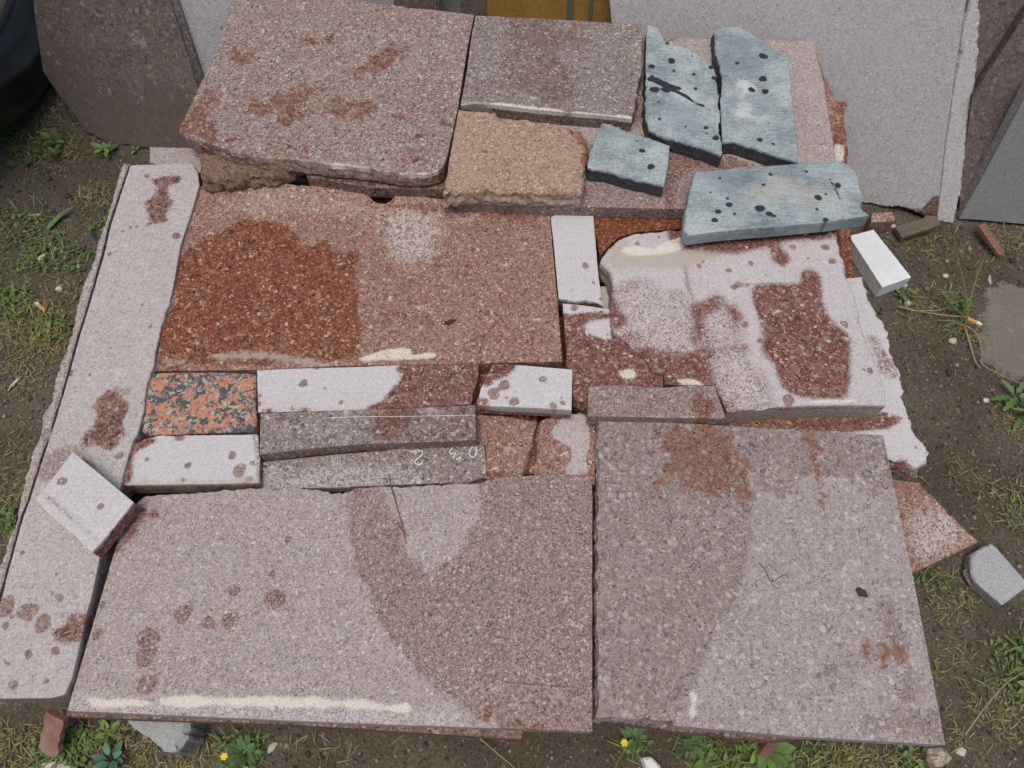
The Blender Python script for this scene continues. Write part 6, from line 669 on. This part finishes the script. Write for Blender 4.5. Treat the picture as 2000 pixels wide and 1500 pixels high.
for lab, p, s, n, sd_ in WEEDS:
    random.seed(sd_); g = Vector((p[0], p[1], float(gz(p[0], p[1])))); root = empty('weed', g); tag(root, lab, 'weed')
    stems = []; 
    for k in range(n):
        a = 2 * math.pi * k / n + random.uniform(-.4, .4); el = random.uniform(.15, .9)
        d = Vector((math.cos(a) * math.cos(el), math.sin(a) * math.cos(el), math.sin(el)))
        rnd = 'round' in lab or 'single' in lab; toothy = 'dandelion' in lab
        h = random.uniform(.3, 1.) * s * (1.1 if n > 6 else .5)
        b = Vector((math.cos(a) * s * random.uniform(0, .5), math.sin(a) * s * random.uniform(0, .5), h if n > 5 else .003))
        stems.append(tube_geo([Vector((0, 0, -.003)), Vector((b.x * .6, b.y * .6, b.z * .6)), b], .0009, .0006, 4, 3))
        L = s * random.uniform(.65, 1.1) * (1. if not toothy else 1.2)
        wd = L * (.46 if rnd else .26 if not toothy else .15)
        v, f = leafgeo(b, d, L, wd, .25, 8 if toothy else 5, tooth=.35 if toothy else 0.)
        c = gcol(.3 if 'yellow' in lab else 0.); c = tuple(x * (1.25 if 'bright' in lab or 'pale' in lab else .8 if 'dark' in lab or 'deep' in lab else 1.1) for x in c)
        if 'blue' in lab: c = (c[0] * .7, c[1], c[2] * 2.6)
        plantmesh('leaf', [(v, f)], [c], 'green_leaf', root)
    plantmesh('stem', stems, [(.10, .14, .04)] * len(stems), 'green_leaf', root)
for lab, p, s, nf, sd_ in FERNS:
    random.seed(sd_ + 40); g = Vector((p[0], p[1], float(gz(p[0], p[1])))); root = empty('feathery_weed', g); tag(root, lab, 'weed')
    for k in range(9):
        a = 2 * math.pi * k / 9 + random.uniform(-.3, .3); el = random.uniform(.35, 1.1)
        d = Vector((math.cos(a) * math.cos(el), math.sin(a) * math.cos(el), math.sin(el))); L = s * random.uniform(.8, 1.2)
        gs = [leafgeo(Vector((0, 0, 0)), d, L, .0007, .25, 4)]
        for j in range(9):
            t = .25 + .08 * j; q = d * L * t - Vector((0, 0, 1)) * .2 * L * t * t
            for sg in (-1, 1):
                dd = (d * .7 + d.cross(Vector((0, 0, 1))).normalized() * sg + Vector((0, 0, random.uniform(-.2, .3))))
                gs.append(leafgeo(q, dd, s * .26 * (1.15 - t * .7), .0013, .2, 2))
        c = gcol(); c = (c[0] * .8, c[1] * .95, c[2] * 1.3)
        plantmesh('frond', gs, [c] * len(gs), 'green_leaf', root)
    for k in range(nf):
        a = k * 2.4 + 3; c0 = Vector((math.cos(a) * s * .6, math.sin(a) * s * .6 - .01, s * .9)); gs = [tube_geo([Vector((0, 0, 0)), c0 * .5 + Vector((0, 0, .004)), c0], .0007, .0006, 4, 3)]
        plantmesh('flower_stalk', gs, [(.1, .16, .04)], 'green_leaf', root)
        V, F = merge([leafgeo(c0, Vector((math.cos(q), math.sin(q), .35)), .0058, .0024, .2, 3) for q in [2 * math.pi * i / 6 for i in range(6)]])
        mesh_obj('flower', V, F, 'yellow_petal', root)
# long-bladed tuft
b0 = Vector(TUFT['base']); b0.z = float(gz(b0.x, b0.y)); root = empty('grass_tuft', b0); tag(root, 'tuft of long thin grass blades on bare soil at right', 'grass tuft')
def blade(pts, wd, c, name, parent, base):
    P = [Vector(p) for p in pts]; V = []; F = []; n = 10
    for i in range(n + 1):
        t = i / n; p = P[0] * (1 - t) ** 2 + P[1] * 2 * t * (1 - t) + P[2] * t * t
        T = P[2] - P[0]; N = T.cross(Vector((0, 0, 1))).normalized(); w_ = wd * (1 - t ** 2.2) * (.6 + .4 * min(1, t * 5))
        V += [p - base - N * w_, p - base - Vector((0, 0, w_ * .5)), p - base + N * w_]
        if i: a = 3 * (i - 1); F += [(a, a + 1, a + 4, a + 3), (a + 1, a + 2, a + 5, a + 4)]
    return plantmesh(name, [(V, F)], [c], 'green_leaf', parent)
random.seed(3)
for q in TUFT['blades']: blade(q, random.uniform(.0016, .0026), tuple(x * .8 for x in gcol(.25)), 'blade', root, b0)
bb = Vector(BLADE[0]); rt = empty('grass_plant', bb); tag(rt, 'single broad green grass blade lying on the soil at left', 'grass blade')
blade(BLADE, .006, (.085, .16, .045), 'blade', rt, bb)

# ---------------------------------------------------------------- ground cover: what nobody could count
rs = np.random.RandomState(12); PP = np.array(PILE)
def free(x, y): return not inside(np.array([x]), np.array([y]), PP)[0]
random.seed(77); geos = []; cols = []
for bx, by, br, wt, tp in BLOBS:
    n = int(wt * br * br * 52000) + 8
    for _ in range(n):
        a = random.uniform(0, 6.283); r = br * math.sqrt(random.random()) * random.uniform(.7, 1.15); x = bx + r * math.cos(a); y = by + r * math.sin(a) * .9
        if not free(x, y): continue
        z = float(gz(x, y)); an = random.uniform(0, 6.283)
        if tp == 'g' and random.random() < .55:      # small oval leaves close to the soil
            el = random.uniform(.1, .9); d = Vector((math.cos(an) * math.cos(el), math.sin(an) * math.cos(el), math.sin(el))); L = random.uniform(.004, .011)
            geos.append(leafgeo(Vector((x, y, z + random.uniform(0, .012))), d, L, L * random.uniform(.2, .4), .3, 3)); cols.append(gcol(random.uniform(0, .35)))
        elif tp == 'g':
            el = random.uniform(.5, 1.3); d = Vector((math.cos(an) * math.cos(el), math.sin(an) * math.cos(el), math.sin(el))); L = random.uniform(.012, .034)
            geos.append(leafgeo(Vector((x, y, z)), d, L, random.uniform(.0007, .0014), .6, 3)); cols.append(gcol(random.uniform(0, .5)))
        else:
            el = random.uniform(.05, .8); d = Vector((math.cos(an) * math.cos(el), math.sin(an) * math.cos(el), math.sin(el))); L = random.uniform(.004, .022)
            geos.append(leafgeo(Vector((x, y, z + random.uniform(0, .006))), d, L, random.uniform(.0004, .0011), random.uniform(-.2, .8), 3)); c = gcol(random.uniform(.5, 1.6)); cols.append(c if random.random() < .75 else (.26, .21, .11))
gob = plantmesh('grass', geos, cols, 'green_leaf'); gob['kind'] = 'stuff'; tag(gob, 'short green and yellowish grass and moss around the pile', 'grass')
geos = []; cols = []
def rx(): 
    while True:
        x = random.uniform(-1.25, 1.3); y = random.uniform(-.05, 1.6)
        if free(x, y): return x, y
for _ in range(2600):       # dead straw bits
    x, y = rx(); z = float(gz(x, y)) + .0012; an = random.uniform(0, 6.283); L = random.uniform(.006, .03)
    geos.append(leafgeo(Vector((x, y, z)), Vector((math.cos(an), math.sin(an), random.uniform(-.05, .2))), L, random.uniform(.0004, .0011), random.uniform(-.1, .3), 3)); k = random.uniform(.5, 1.2); cols.append((.25 * k, .195 * k, .125 * k))
o = plantmesh('straw_litter', geos, cols, 'litter'); o['kind'] = 'stuff'; tag(o, 'dead straw bits scattered over the soil', 'straw')
geos = []; cols = []
base_l = [lump(1, 1, .7, s * 1.9, 1) for s in range(8)]
for _ in range(15000):
    x, y = rx(); r = random.uniform(.0009, .0033) * (1 if random.random() < .96 else 2.0); z = float(gz(x, y)); v, f = random.choice(base_l); an = random.uniform(0, 6.283); c, s = math.cos(an), math.sin(an)
    sx = random.uniform(.7, 1.4)
    geos.append(([Vector((x + r * (q.x * sx * c - q.y * s), y + r * (q.x * sx * s + q.y * c), z + r * .3 + q.z * r)) for q in v], f)); k = random.choice((.5, .7, .9, 1.1, 1.1, 1.6, 2.8)) * random.uniform(.8, 1.2); cols.append((.085 * k, .073 * k, .058 * k))
o = plantmesh('soil_crumbs', geos, cols, 'litter'); o['kind'] = 'stuff'; tag(o, 'crumbs of soil and fine gravel on the ground', 'gravel')
